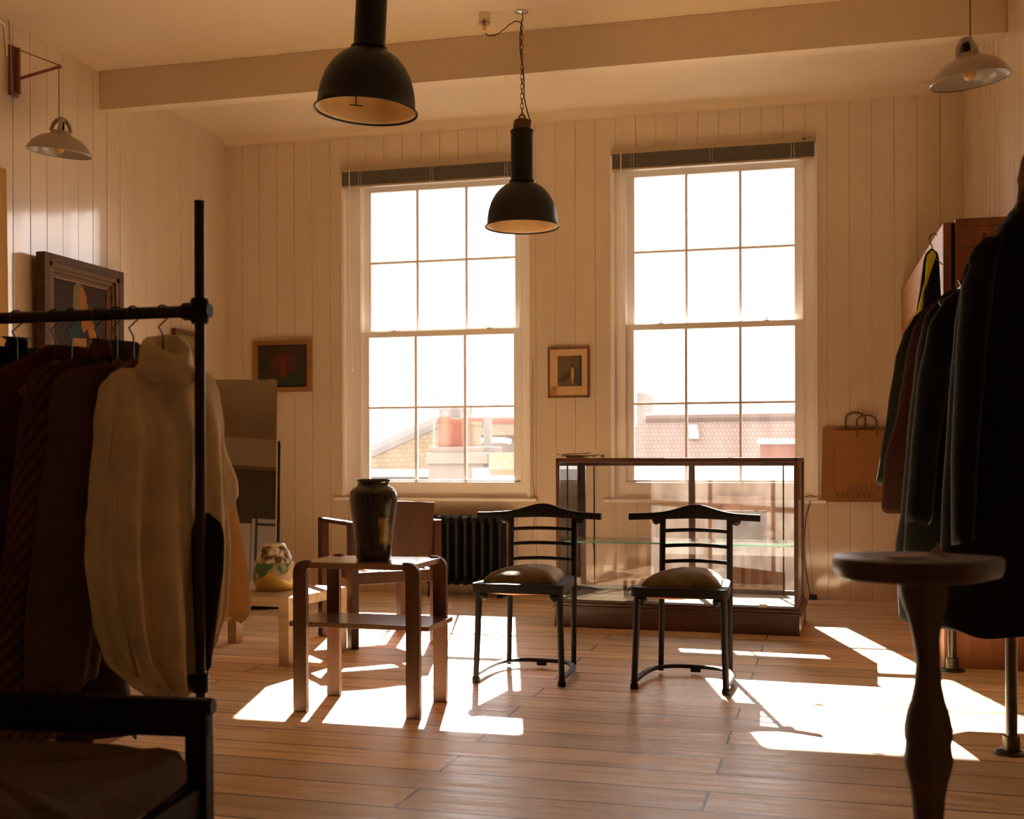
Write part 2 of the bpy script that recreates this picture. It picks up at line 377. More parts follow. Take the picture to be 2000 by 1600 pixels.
# soft cove filling the far ceiling corner
cv = MB(); cvp = []
for i in range(7):
    a = PI/2*i/6; cvp.append((0.10*(1-math.sin(a)), 0.05*(1-math.cos(a))))
cv.prism([(0, 0)]+cvp, lambda a, b, t: Vector((t, YB-0.003-a, ZC-0.001-b)), XL, XR)
struct(cv.build('trim_2', m_ceil, smooth=30), 'plaster fillet where the back wall meets the ceiling')
tf = MB(); tf.b2((onY(1640, 1178, YB).x-0.02, YB-0.02, 0), (XR, YB-0.001, 0.018)); struct(tf.build('trim_3', m_trim), 'thin strip at foot of back wall')

# ------------------------------------------------------------------ sash windows
def sash_window(idx, W, gx, rows_up, rows_lo):
    """gx: glass x-edges [l, m1, m2, r]; rows: glass z edges"""
    root = struct(thing('window_%d' % idx, 'white sash window %s' % ('behind the far black pendant' if idx == 1 else 'behind the glass showcase'), 'window', ((W[0]+W[1])/2, YB, W[2])))
    del root['category']
    P = Matrix.Translation(-Vector(root.location))
    def add(name, mb, m, par=root, sm=False):
        off = Vector(root.location); mb.v = [tuple(Vector(p)-off) for p in mb.v]
        o = mb.build(name, m, None, sm)
        o.parent = par
        return o
    x0, x1, z0, z1 = W
    # bead round the opening
    bd = MB(); q = 0.022
    bd.b2((x0-0.004, YB-0.014, z0), (x0+q, YB+0.03, z1), 0.006); bd.b2((x1-q, YB-0.014, z0), (x1+0.004, YB+0.03, z1), 0.006); bd.b2((x0, YB-0.014, z1-q), (x1, YB+0.03, z1+0.004), 0.006)
    add('casing', bd, m_trim)
    fr = MB(); yb0, yb1 = YB+0.028, YB+0.15
    jl, jr = gx[0]-0.055, gx[3]+0.055
    fr.b2((x0, yb0, z0), (jl, yb1, z1)); fr.b2((jr, yb0, z0), (x1, yb1, z1)); fr.b2((jl, yb0, rows_up[-1]+0.075), (jr, yb1, z1)); fr.b2((jl, yb0, z0), (jr, yb1, z0+0.115))
    fr.b2((jl-0.012, yb0-0.008, z0+0.1), (jl, yb0+0.01, rows_up[-1]+0.075), 0.003); fr.b2((jr, yb0-0.008, z0+0.1), (jr+0.012, yb0+0.01, rows_up[-1]+0.075), 0.003)
    fr.b2((jl, yb0-0.008, z0+0.105), (jr, yb0+0.01, z0+0.117), 0.003)
    add('frame', fr, m_trim)
    def sash(y0, zs, zlo, zhi, nm):
        s = MB(); y1 = y0+0.04; m = 0.0095
        s.b2((jl, y0, zlo), (gx[0], y1, zhi)); s.b2((gx[3], y0, zlo), (jr, y1, zhi))
        s.b2((gx[0], y0, zlo), (gx[3], y1, zs[0])); s.b2((gx[0], y0, zs[-1]), (gx[3], y1, zhi))
        for g in gx[1:3]: s.b2((g-m, y0+0.004, zs[0]), (g+m, y1-0.004, zs[-1]), 0.003)
        for z in zs[1:-1]: s.b2((gx[0], y0+0.005, z-m*0.9), (gx[3], y1-0.005, z+m*0.9), 0.003)
        so_ = add('sash', s, m_trim)
        for i in range(3):
            for j in range(len(zs)-1):
                p = MB(); p.b2((gx[i]+0.002, y0+0.019, zs[j]+0.002), (gx[i+1]-0.002, y0+0.022, zs[j+1]-0.002))
                add('pane', p, m_win_glass, so_)
        return so_
    up = sash(YB+0.098, rows_up, rows_up[0]-0.035, rows_up[-1]+0.075, 'u')
    lo = sash(YB+0.05, rows_lo, z0+0.115, rows_lo[-1]+0.04, 'l')
    for f in (0.17, 0.83):
        k = MB(); xx = gx[0]+(gx[3]-gx[0])*f; zt = rows_lo[-1]+0.04
        k.b2((xx-0.018, YB+0.06, zt), (xx+0.018, YB+0.085, zt+0.006)); k.tube([(xx, YB+0.072, zt), (xx+0.004, YB+0.072, zt+0.022), (xx-0.004, YB+0.072, zt+0.034)], 0.004, 6)
        add('sash_fastener', k, m_brass)
    si = MB(); si.b2((x0-0.055, YB-0.05, z0-0.022), (x1+0.055, YB+0.03, z0), 0.008)
    add('sill', si, m_trim)
    ex = MB(); ex.b2((x0-0.02, YB+0.15, z0-0.05), (x1+0.02, YB+0.36, z0+0.01)); add('outer_sill', ex, m_trim)
    return root
YG = YB+0.07
def gxs(l, py): return [onY(p, py, YG).x for p in l]
sash_window(1, W1, gxs([722.5, 813, 909, 1004.5], 700), [onY(870, y, YG).z for y in (641, 506.5, 366)], [onY(870, y, YG).z for y in (937.5, 795, 656)])
sash_window(2, W2, gxs([1238.5, 1340, 1446, 1552], 640), [onY(1396, y, YG).z for y in (628, 484.5, 335)], [onY(1396, y, YG).z for y in (937.5, 787, 641)])

# blinds
m_slat = mat('grey_blind_slats', (0.20, 0.17, 0.125), rough=0.5)
m_head = mat('blind_headrail', (0.42, 0.32, 0.20), rough=0.45)
def blind(W, label, wand_len):
    x0, x1 = W[0]+0.004, W[1]-0.004
    r = thing('venetian_blind', label, 'blind', ((x0+x1)/2, YB-0.02, ztop), 0, 'raised venetian blinds')
    def L(mb): mb.v = [tuple(Vector(p)-Vector(r.location)) for p in mb.v]; return mb
    h = MB(); h.b2((x0, YB-0.045, ztop-0.042), (x1, YB+0.005, ztop), 0.003); L(h).build('headrail', m_head, r)
    s = MB(); z = ztop-0.046
    for i in range(22):
        s.b2((x0+0.012, YB-0.047+random.uniform(-.002, .002), z-0.0022), (x1-0.012, YB+0.001, z)); z -= 0.0044
    L(s).build('slat_stack', m_slat, r)
    b = MB(); b.b2((x0+0.012, YB-0.045, z-0.014), (x1-0.012, YB, z), 0.003); L(b).build('bottom_rail', m_head, r)
    for f in (0.11, 0.5, 0.89):
        xx = x0+(x1-x0)*f; t = MB()
        for dx in (-0.012, 0.012): t.tube([(xx+dx, YB-0.05, ztop-0.04), (xx+dx*0.6, YB-0.052, ztop-0.09), (xx+dx*1.1, YB-0.05, z-0.012)], 0.0012, 5)
        L(t).build('ladder_cord', m_white, r)
    xx = x0+0.075; t = MB(); t.tube([(xx, YB-0.055, ztop-0.03), (xx+0.002, YB-0.056, ztop-wand_len*0.5), (xx+0.02, YB-0.055, ztop-wand_len)], 0.0035, 6)
    t.sphere((xx+0.02, YB-0.055, ztop-wand_len), 0.008, 8, (1, 1, 1.8)); L(t).build('wand', m_white, r)
    k = MB(); xx = x1-0.08; k.b2((xx-0.012, YB-0.052, ztop-0.028), (xx+0.012, YB-0.044, ztop-0.02)); L(k).build('cord_lock', m_black, r)
blind(W1, 'grey venetian blind drawn up at the head of the left window', 1.52)
blind(W2, 'grey venetian blind drawn up over the window behind the showcase', 1.45)

# ================================================================== outside
def ext(px, py, Y): return onY(px, py, Y)
m_tile = mat('lichen_roof_tile', (0.62, 0.46, 0.30), rough=0.9, col2=(0.72, 0.60, 0.42), vscale=4, bump=0.2, bscale=8)
m_slate = mat('grey_ridge_lead', (0.161, 0.149, 0.143), rough=0.8)
m_render = mat('pale_render', (0.14, 0.115, 0.10), rough=0.9, var=0.1, vscale=2)
m_pot = mat('terracotta_pot', (0.223, 0.081, 0.050), rough=0.8, var=0.2, vscale=3)
m_potb = mat('buff_pot', (0.174, 0.143, 0.093), rough=0.8)
m_redtile = None
def tiles_mat(nm, w_, h_, c1_, c2_, c3_):
    m = bpy.data.materials.new(nm); m.use_nodes = True; nt = m.node_tree; N = nt.nodes; L = nt.links; b = N['Principled BSDF']
    tc = N.new('ShaderNodeTexCoord'); br = N.new('ShaderNodeTexBrick'); br.inputs['Scale'].default_value = 1
    br.inputs['Brick Width'].default_value = w_; br.inputs['Row Height'].default_value = h_; br.inputs['Mortar Size'].default_value = h_*.13; br.inputs['Mortar Smooth'].default_value = 0.5
    br.inputs['Color1'].default_value = (*c1_, 1); br.inputs['Color2'].default_value = (*c2_, 1); br.inputs['Mortar'].default_value = (*c3_, 1)
    L.new(tc.outputs['UV'], br.inputs[0]); L.new(br.outputs['Color'], b.inputs['Base Color']); b.inputs['Roughness'].default_value = 0.9
    return m
m_redtile = tiles_mat('red_pantiles', .19, .24, (.27, .19, .155), (.22, .15, .12), (.155, .10, .08))
m_tile = tiles_mat('lichen_roof_tiles', .10, .07, (.19, .145, .092), (.165, .125, .07), (.13, .095, .062))
def quad_uv(name, pts, m, par=None):
    """a roof slab with depth; uv in metres along its first two edges"""
    a = Vector(pts[0]); e1 = (Vector(pts[1])-a); e2 = (Vector(pts[3])-a); n = e1.cross(e2).normalized()
    if n.z < 0: n = -n
    mb = MB(); top = [Vector(p) for p in pts]; bot = [p-n*0.18 for p in top]
    mb.add(top+bot, [(0, 1, 2, 3), (7, 6, 5, 4), (0, 4, 5, 1), (1, 5, 6, 2), (2, 6, 7, 3), (3, 7, 4, 0)])
    o = mb.build(name, m, par); me = o.data; uv = me.uv_layers.new()
    u = e1.normalized(); v = (e2-u*e2.dot(u)).normalized()
    for lp in me.loops:
        d = me.vertices[lp.vertex_index].co-a; uv.data[lp.index].uv = (d.dot(u), d.dot(v))
    return o
YO = 15.0
# house with the lichened hip roof (left window)
h1 = thing('neighbouring_house', 'house with lichened tiled hip roof and grey ridge seen through left window', 'building')
quad_uv('tiled_roof', [ext(640, 925, 14), ext(880, 918, 14), ext(872, 822, 14.4), ext(855, 822, 14.4)], m_tile, h1)
g = MB(); g.tube([ext(640, 921, 14.02), ext(858, 823, 14.4)], 0.10, 8); g.build('ridge_capping', m_slate, h1)
g = MB(); g.b2((ext(640, 925, 13.9).x, 13.8, ext(700, 928, 13.9).z-0.02), (ext(885, 925, 13.9).x, 14.0, ext(700, 917, 13.9).z)); g.build('gutter', m_white, h1)
g = MB(); a = ext(645, 925, 14.1); b = ext(885, 925, 14.1); g.b2((a.x, 14.1, a.z-6), (b.x, 14.8, a.z-0.05)); g.build('wall', m_render, h1)
# chimney stack
c1 = thing('chimney_stack', 'rendered chimney stack outside left window with red clay pots on top', 'chimney')
Yc = 12.0
def cbox(l, t, r_, b_, y0, y1, name, m, par):
    p = ext(l, t, y0); q = ext(r_, b_, y0); g = MB(); g.b2((p.x, y0, q.z), (q.x, y1, p.z), 0.01); return g.build(name, m, par)
cbox(836, 905, 945, 1100, Yc, Yc+0.9, 'stack', m_render, c1); cbox(831, 885, 952, 906, Yc-0.06, Yc+0.96, 'corbel', m_render, c1); cbox(838, 873, 945, 886, Yc+0.05, Yc+0.85, 'flaunching', m_render, c1)
def pot(l, r_, t, b_, y, m, par, nm='chimney_pot'):
    p = ext((l+r_)/2, b_, y); q = ext((l+r_)/2, t, y); R = abs(ext(r_, b_, y).x-ext(l, b_, y).x)/2; H = q.z-p.z
    g = MB(); g.lathe([(R*0.86, 0), (R*0.98, H*0.08), (R*0.90, H*0.15), (R*0.88, H*0.8), (R*1.0, H*0.83), (R*1.02, H*0.95), (R*0.9, H), (R*0.7, H), (R*0.7, H*0.6)], p, 18)
    return g.build(nm, m, par, True)
pot(855, 884, 815, 874, Yc+0.3, m_pot, c1); pot(880, 902, 818, 874, Yc+0.55, m_pot, c1); pot(900, 919, 816, 874, Yc+0.3, m_pot, c1); pot(915, 941, 824, 874, Yc+0.62, m_potb, c1)
for (l, r_, y) in ((858, 882, .3), (882, 900, .55), (899, 921, .3)):
    p = ext((l+r_)/2, 817, Yc+y); g = MB(); R = abs(ext(r_, 817, Yc+y).x-ext(l, 817, Yc+y).x)/2
    g.lathe([(R*0.9, 0), (R*0.95, 0.06), (R*0.6, 0.11), (0.001, 0.13)], p, 14)
    for k in range(8): an = k*PI/4; g.tube([p+Vector((R*.8*math.cos(an), R*.8*math.sin(an), 0)), p+Vector((R*1.05*math.cos(an), R*1.05*math.sin(an), 0.12))], 0.012, 5)
    g.build('pot_cowl', m_slate, c1)
an_ = thing('aerial_mast', 'thin aerial mast rising left of the red chimney pots', 'aerial', ext(848, 886, 12.1))
g = MB(); H = ext(848, 752, 12.1).z-ext(848, 886, 12.1).z; g.tube([(0, 0, 0), (0, 0, H)], 0.012, 6); g.build('mast', m_slate, an_)
g = MB(); g.tube([(-0.18, 0, H*0.87), (0.1, 0, H*0.87)], 0.008, 6); g.tube([(-0.05, 0, H*0.8), (0.06, 0, H*0.8)], 0.008, 6); g.build('crossbar', m_slate, an_)
fp = thing('soil_vent_pipe', 'grey vent pipe with white collar arms right of the chimney', 'pipe', ext(953, 902, 13.15))
H = ext(951, 810, 13.15).z-ext(951, 902, 13.15).z; g = MB(); g.tube([(0, 0, -6.0-fp.location.z), (0, 0, H*0.93), (0, 0, H)], [0.055, 0.055, 0.03], 10); g.build('pipe', m_slate, fp)
g = MB(); g.tube([(-0.28, 0, H*0.42), (-0.2, 0, H*0.45), (0.2, 0, H*0.45), (0.28, 0, H*0.42)], 0.03, 8); g.build('bracket', m_white, fp)
h2 = thing('terraced_house', 'white rendered house with low red roof beyond the chimney', 'building')
quad_uv('tiled_roof', [ext(920, 850, 17), ext(1120, 850, 17), ext(1120, 822, 17.2), ext(920, 822, 17.2)], m_tile, h2)
g = MB(); g.tube([ext(920, 822, 17.2), ext(1120, 822, 17.2)], 0.07, 8); g.build('ridge_tiles', m_pot, h2)
cbox(925, 850, 1120, 1100, 17.1, 17.3, 'wall', m_render, h2)
h3 = thing('lean_to_roof', 'low roof with pale lead gutter at foot of left window view', 'building')
quad_uv('roof_slope', [ext(955, 917, 11), ext(1120, 917, 11), ext(1120, 884, 11.2), ext(955, 884, 11.2)], m_tile, h3)
cbox(922, 915, 1120, 1100, 11.05, 11.3, 'parapet', m_slate, h3)
# red roof (right window)
h4 = thing('pantiled_house', 'house with long red pantiled roof seen through right window', 'building')
quad_uv('tiled_roof', [ext(1130, 908, 55), ext(1700, 908, 55), ext(1700, 812, 56.6), ext(1262, 818, 56.6)], m_redtile, h4)
g = MB(); g.tube([ext(1262, 818, 56.6), ext(1700, 812, 56.6)], 0.25, 8); g.build('ridge_tiles', m_redtile, h4)
cbox(1130, 909, 1700, 1010, 55.05, 56, 'wall', m_render, h4)
g = MB(); p0, p1, p2, p3 = ext(1346, 857, 55.7), ext(1365, 857, 55.7), ext(1360, 836, 56.05), ext(1346, 836, 56.05); g.add([p0, p1, p2, p3, p0+Vector((0, -.02, .14)), p1+Vector((0, -.02, .14)), p2+Vector((0, -.02, .14)), p3+Vector((0, -.02, .14))], [(0, 1, 2, 3), (4, 5, 6, 7), (0, 1, 5, 4), (1, 2, 6, 5), (2, 3, 7, 6), (3, 0, 4, 7)]); g.build('skylight', m_white, h4)
c2 = thing('brick_chimney', 'squat red brick chimney with pale cap outside right window', 'chimney')
cbox(1484, 866, 1560, 1000, 30, 31.5, 'stack', m_pot, c2); cbox(1480, 858, 1565, 867, 29.9, 31.6, 'cap', m_white, c2)
fr_ = MB(); p = ext(1130, 905, 12.5); q = ext(1700, 940, 12.5); fr_.b2((p.x, 11, q.z-2), (q.x, 14.5, p.z-0.05)); tag(fr_.build('flat_roof', mat('pale_felt', (0.205, 0.198, 0.198), rough=0.9, var=.1)), 'pale flat roof below the red pantiles outside right window', 'roof')
tw = thing('distant_tower_block', 'faint beige tower far beyond the left part of right window', 'building'); cbox(1243, 767, 1258, 1000, 60, 64, 'tower', mat('hazy_stone', (.24, .21, .18), rough=.9), tw)
gd = MB(); gd.b2((-60, 9, -6.2), (60, 90, -6)); struct(gd.build('ground', mat('dark_street', (.06, .055, .05), rough=.9)))

# ================================================================== pendants
def pendant(name, label, px, d, zrim_c, dia, tube_top_z, chain):
    loc = atD(px, HY, d); loc.z = zrim_c
    r = thing('pendant_lamp', label, 'lamp', loc, 0, 'black enamel factory pendants'); R = dia/2; s = dia/0.403
    prof = [(R*1.02, -0.004), (R*1.0, 0.006), (R*0.965, 0.016), (R*0.955, 0.05), (R*0.92, 0.09), (R*0.85, 0.135), (R*0.74, 0.175), (R*0.60, 0.207), (R*0.45, 0.228), (R*0.335, 0.238)]
    prof = [(a, b*s) for a, b in prof]; sh = MB(); sh.lathe(prof, n=56); sh.tube([(R*1.01*math.cos(2*PI*k/56), R*1.01*math.sin(2*PI*k/56), 0) for k in range(57)], 0.004, 6)
    sh.build('lamp_shade', m_black, r, True)
    inn = MB(); inn.lathe([(a-0.004, b-0.003) for a, b in prof[1:]]+[(0.001, 0.234*s)], n=56); inn.build('shade_lining', m_cream_in, r, True)
    tb = MB(); tt = tube_top_z-zrim_c; tb.lathe([(R*0.335, 0.236*s), (R*0.36, 0.242*s), (R*0.36, 0.25*s), (R*0.31, 0.256*s), (R*0.305, tt), (R*0.32, tt+0.006), (R*0.32, tt+0.018), (R*0.20, tt+0.03), (0.001, tt+0.03)], n=36); tb.build('neck', m_black, r, True)
    cap = MB(); cap.lathe([(R*0.24, tt+0.025), (R*0.24, tt+0.055), (R*0.21, tt+0.075), (R*0.07, tt+0.08), (0.001, tt+0.08)], n=24)
    cap.tube([(0.018*math.cos(a), 0, tt+0.088+0.018*math.sin(a)) for a in [k*PI/8 for k in range(17)]], 0.004, 6); cap.build('gallery_cap', mat('rusty_cap', (.10, .04, .02), rough=.5, metal=.5), r, True)
    bl = MB(); bl.tube([(0, 0, 0.22*s), (0, 0, 0.16*s)], 0.022, 12); bl.sphere((0, 0, 0.10*s), 0.03, 14, (1, 1, 1.25)); bl.build('bulb_holder', m_cream_in, r, True)
    zt = ZC-zrim_c
    ch = MB(); z = tt+0.1; k = 0
    while z < zt-0.06:
        pts = []
        for q in range(13):
            a = 2*PI*q/12; lx = 0.0085*math.cos(a); lz = 0.017*math.sin(a)
            pts.append((lx, 0, z+lz) if k % 2 == 0 else (0, lx, z+lz))
        ch.tube(pts, 0.0021, 5, caps=False); z += 0.027; k += 1
    ch.tube([(0, 0, zt-0.055), (0.008, 0, zt-0.045), (0.004, 0, zt-0.02), (0, 0, zt-0.002)], 0.003, 6); ch.build('chain', m_wire, r, True)
    cb = MB(); pts = [(0.04, 0.0, tt+0.03), (0.05, 0, tt+0.06), (0.03, 0, tt+0.12), (0.012, 0, tt+0.2)]; z = tt+0.3; k = 0
    while z < zt-0.12: pts.append((0.012*math.cos(k*1.3), 0.012*math.sin(k*1.3), z)); z += 0.08; k += 1
    pts += [(0.0, 0, zt-0.07), (-0.015, 0, zt-0.052), (-0.04, 0, zt-0.05), (-0.07, 0, zt-0.065), (-0.10, 0, zt-0.088), (-0.13, 0, zt-0.108), (-0.16, 0, zt-0.118), (-0.19, 0, zt-0.115), (-0.207, 0, zt-0.10)]
    cb.tube(pts, 0.0032, 6); cb.build('flex', m_cable, r, True)
    ro = MB(); ro.lathe([(0.0, 0), (0.034, 0), (0.036, -0.004), (0.02, -0.009), (0.012, -0.011), (0.001, -0.012)], (0, 0, zt-0.0005), 24); ro.build('ceiling_plate', m_chrome, r, True)
    return r
P2 = pendant('far', 'far smaller-looking black enamel pendant hanging on a chain before left window', 1021.5, 6.32, EYE+(HY-443)*6.32/FPX, 0.403, EYE+(HY-262)*6.32/FPX, True)
P1 = pendant('near', 'near large black enamel pendant with chipped rim cut by photo top', 717, 4.57, EYE+(HY-216)*4.57/FPX, 0.403, EYE+(HY-216)*4.57/FPX+0.56, True)
g = MB(); g.tube([(-.05, .0, .20), (-.045, -.02, .08), (-.04, -.03, .012)], .0028, 6); g.tube([(-.065, -.03, .010), (-.015, -.03, .010)], .003, 6); g.build('loose_lead', m_cable, P1)
g = MB()
for k in range(26):
    a = -PI*.5-1.0+k*.075+random.uniform(-.02, .02); q = .196+random.uniform(-.006, .001); g.box((q*math.cos(a), q*math.sin(a), .006+random.uniform(0, .006)), (.009, .012, .006), Rz(a))
g.build('chipped_edge', m_black, P1)
P1.rotation_euler = (math.radians(1.2), math.radians(3.0), 0.4)
def jbox(px, py, label):
    p = atD(px, py, 6.35); p.z = ZC
    r = thing('ceiling_junction_box', label, 'junction box', p)
    g = MB(); g.lathe([(0.001, -0.0005), (0.033, -0.0005), (0.034, -0.05), (0.030, -0.058), (0.001, -0.058)], n=28); g.build('housing', m_chrome, r, True)
    g = MB(); g.tube([(0, 0, -0.056), (0, 0, -0.095)], 0.010, 12); g.build('gland', m_brass, r, True)
jbox(946, 42, 'small round metal junction box on ceiling left of chain plate')

# bracket lamps with white coolicon-style shades
m_shade = mat('off_white_enamel', (0.36, 0.30, 0.235), rough=0.3, coat=0.4)
m_brk = mat('rusty_red_bracket', (0.23, 0.075, 0.035), rough=0.5)
def bracket_lamp(wallx, sgn, y, label, label2):
    """sgn +1: bracket on left wall reaching to +x"""
    b = thing('wall_bracket', label2, 'bracket', (wallx, y, 3.18), 0, 'swing arm lamp brackets')
    g = MB(); g.b2((0, -0.035, -0.14), (sgn*0.02, 0.035, 0.14), 0.003); g.b2((sgn*0.02, -0.008, -0.13), (sgn*0.05, 0.008, 0.13), 0.003); g.build('backplate', m_brk, b)
    g = MB(); g.tube([(sgn*0.04, 0, -0.045), (sgn*0.30, 0, 0.0)], 0.009, 8); g.sphere((sgn*0.305, 0, 0.001), 0.013, 10); g.build('arm', m_brk, b, True)
    g = MB(); g.tube([(sgn*0.04, 0, 0.12), (sgn*0.30, 0, 0.01)], 0.003, 6); g.build('stay_rod', m_brk, b)
    g = MB(); g.tube([(sgn*0.012, -0.045, 0.27), (sgn*0.02, -0.04, 0.1), (sgn*0.03, -0.04, -0.12), (sgn*0.04, -0.01, -0.145), (sgn*0.055, 0.01, -0.12)], 0.004, 6); g.build('flex', m_shade, b)
    l = thing('enamel_shade_lamp', label, 'lamp', (wallx+sgn*0.30, y, 2.70), 0, 'off-white enamel lamps')
    R = 0.172
    g = MB(); g.lathe([(R, 0), (R*1.01, 0.005), (R*0.96, 0.022), (R*0.88, 0.045), (R*0.74, 0.068), (R*0.55, 0.088), (R*0.40, 0.098), (R*0.32, 0.105), (R*0.30, 0.12)], n=48); g.lathe([(R*0.98, 0.003), (R*0.93, 0.022), (R*0.85, 0.043), (R*0.7, 0.064), (R*0.5, 0.083), (R*0.3, 0.095), (0.001, 0.1)], n=48); g.build('lamp_shade', m_shade, l, True)
    g = MB()
    for k in range(4):
        a = k*PI/2+0.5; g.tube([(0.052*math.cos(a), 0.052*math.sin(a), 0.115), (0.045*math.cos(a), 0.045*math.sin(a), 0.15), (0.02*math.cos(a), 0.02*math.sin(a), 0.185)], 0.011, 8)
    g.lathe([(0.001, 0.2), (0.02, 0.195), (0.024, 0.18), (0.02, 0.17), (0.001, 0.17)], n=20); g.build('gallery', m_shade, l, True)
    g = MB(); g.tube([(0, 0, 0.17), (0, 0, 0.09)], 0.017, 12); g.build('lamp_holder', m_black, l, True)
    g = MB(); g.tube([(0, 0, 0.1), (0, 0, 0.06)], 0.016, 10); g.sphere((0, 0, 0.035), 0.03, 14, (1, 1, 1.2)); g.build('bulb', mat('amber_bulb', (.6, .35, .12), rough=.15), l, True)
    g = MB(); g.tube([(0, 0, 0.195), (0, 0, 0.47)], 0.0025, 6); g.build('flex', m_cable, l)
    return l
la = bracket_lamp(XL, 1, 5.60, 'tilted off-white enamel lamp hanging from the left wall bracket', 'rusty red bracket with thin stay on left wall')
lb = bracket_lamp(XR, -1, 5.56, 'off-white enamel lamp with amber bulb near right wall', 'rusty red bracket high on right wall')
for l_, ax in ((la, (math.radians(2), math.radians(7), 0)), (lb, (math.radians(3), math.radians(-6), 0))):
    for ch in l_.children:
        if ch.name.split('.')[0] != 'flex': ch.rotation_euler = ax
cdt = thing('surface_conduit', 'pale cable running down left wall to the lamp bracket', 'cable', (XL, 5.5, 3.2))
g = MB(); g.tube([(0.008, -0.5, 0.23), (0.008, -0.1, 0.235), (0.008, 0.02, 0.215), (0.008, 0.035, 0.15), (0.008, 0.045, 0.05)], 0.006, 8); g.build('conduit', m_trim, cdt)

# ================================================================== pictures
def frame_thing(name, label, cat, c, w_, h_, t, fw, mframe, rot, mfill, inner=None, deep=0.0, group=None):
    """upright picture in local x-z plane, facing -y"""
    r = thing(name, label, cat, c, 0, group); r.rotation_euler = rot
    g = MB()
    for sx in (-1, 1): g.box((sx*(w_/2-fw/2), 0, 0), (fw, t, h_), None, min(0.006, fw/4))
    for sz in (-1, 1): g.box((0, 0, sz*(h_/2-fw/2)), (w_-2*fw+0.002, t, fw), None, min(0.006, fw/4))
    g.build('frame', mframe, r)
    return r
# small print between windows
p = onY(1111, 728, YB); a = onY(1071, 680, YB); b = onY(1152, 777, YB); w_, h_ = b.x-a.x, a.z-b.z
pr = frame_thing('framed_print', 'small framed print with cream mount hung between the two windows', 'picture', (p.x, YB-0.014, p.z), w_, h_, 0.018, 0.014, wood('thin_oak_frame', (.22, .085, .02), (.16, .06, .015), .4, 'Z'), (0, 0, 0), None, group='framed pictures')
g = MB(); g.box((0, 0.002, 0), (w_-.02, .004, h_-.02)); g.build('mount', mat('buff_mount', (.66, .42, .20), rough=.8, var=.08), pr)
g = MB(); g.cur = 0; iw, ih = w_*.58, h_*.60; ox = .03*w_; g.box((ox, -0.001, 0.01), (iw, .004, ih))
def poly(mb, pts, cur, y=-0.004, ox=0, oz=0, sw=1, sh=1):
    mb.cur = cur; vs = [(ox+a_*sw, y, oz+b_*sh) for a_, b_ in pts]; vs += [(v[0], y+0.0008, v[2]) for v in vs]; n = len(pts)
    mb.add(vs, [tuple(range(n)), tuple(range(2*n-1, n-1, -1))]+[(i, (i+1) % n, n+(i+1) % n, n+i) for i in range(n)])
mA = mat('print_umber', (.17, .10, .03), rough=.8, col2=(.10, .075, .035), vscale=25); mB_ = mat('print_slate', (.045, .05, .04), rough=.8); mC_ = mat('print_buff', (.42, .28, .12), rough=.8); mD_ = mat('print_shadow', (.07, .05, .025), rough=.8)
poly(g, [(.34, -.5), (.5, -.5), (.5, .5), (.38, .5)], 1, -.004, ox, .01, iw, ih)
poly(g, [(-.5, -.3), (-.1, -.05), (.05, .02), (.0, -.2), (-.3, -.38)], 3, -.004, ox, .01, iw, ih)
poly(g, [(.08, .12), (.17, .12), (.2, -.1), (.14, -.42), (.1, -.42), (.05, -.1)], 2, -.0045, ox, .01, iw, ih)
poly(g, [(.08, .22), (.14, .26), (.2, .22), (.2, .14), (.12, .1), (.08, .14)], 3, -.005, ox, .01, iw, ih)
poly(g, [(.2, .1), (.3, .0), (.32, -.35), (.22, -.4)], 3, -.0042, ox, .01, iw, ih)
g.build('print', [mA, mB_, mC_, mD_], pr)
g = MB(); g.tube([(0, 0.002, h_/2), (0.004, 0, h_/2+0.016)], 0.0035, 6); g.build('hanging_ring', m_brass, pr)
tg = MB(); tg.box((0, 0, 0), (.038, .0015, .062), Ry(math.radians(14))); tg.tube([(.01, 0, -.03), (.02, -.001, -.045), (.03, 0, -.05)], .0015, 5)
o = tg.build('swing_tag', mat('orange_tag', (.42, .19, .05), rough=.8)); o.location = (onY(1082, 766, YB).x, YB-0.027, onY(1082, 766, YB).z); tag(o, 'tan paper tag on the corner of the small print', 'tag')

# still life by the mirror
a = onY(498, 667, YB); b = onY(611, 765, YB); w_, h_ = b.x-a.x, a.z-b.z
st = frame_thing('framed_painting', 'dark still life painting in light wood frame behind leaning mirror', 'picture', ((a.x+b.x)/2, YB-0.02, (a.z+b.z)/2), w_, h_, .032, .035, wood('plain_wood_frame', (.34, .17, .05), (.26, .12, .035), .5, 'X'), (0, 0, 0), None, group='framed pictures')
g = MB(); g.box((0, .004, 0), (w_-.06, .006, h_-.06)); iw, ih = w_-.07, h_-.07
poly(g, [(-.25, .15), (-.12, .33), (.05, .35), (.22, .3), (.27, .05), (.2, -.25), (.0, -.3), (-.2, -.2)], 1, -.002, 0, 0, iw, ih)
poly(g, [(-.04, .2), (.06, .2), (.08, -.25), (-.03, -.27)], 2, -.003, 0, 0, iw, ih)
poly(g, [(-.25, -.38), (.1, -.2), (.35, -.12), (.45, -.3), (.2, -.48), (-.2, -.45)], 3, -.0028, 0, 0, iw, ih)
poly(g, [(-.3, -.3), (-.18, -.27), (-.12, -.36), (-.28, -.4)], 4, -.0035, 0, 0, iw, ih)
poly(g, [(-.42, .1), (-.3, .15), (-.28, -.15), (-.4, -.15)], 3, -.0024, 0, 0, iw, ih)
g.build('canvas', [mat('still_umber', (.055, .028, .009), rough=.7, col2=(.03, .02, .008), vscale=12), mat('still_red', (.10, .022, .012), rough=.7, var=.3), mat('still_bright_red', (.17, .02, .014), rough=.7), mat('still_green', (.02, .032, .012), rough=.7), mat('still_orange', (.28, .09, .02), rough=.7)], st)

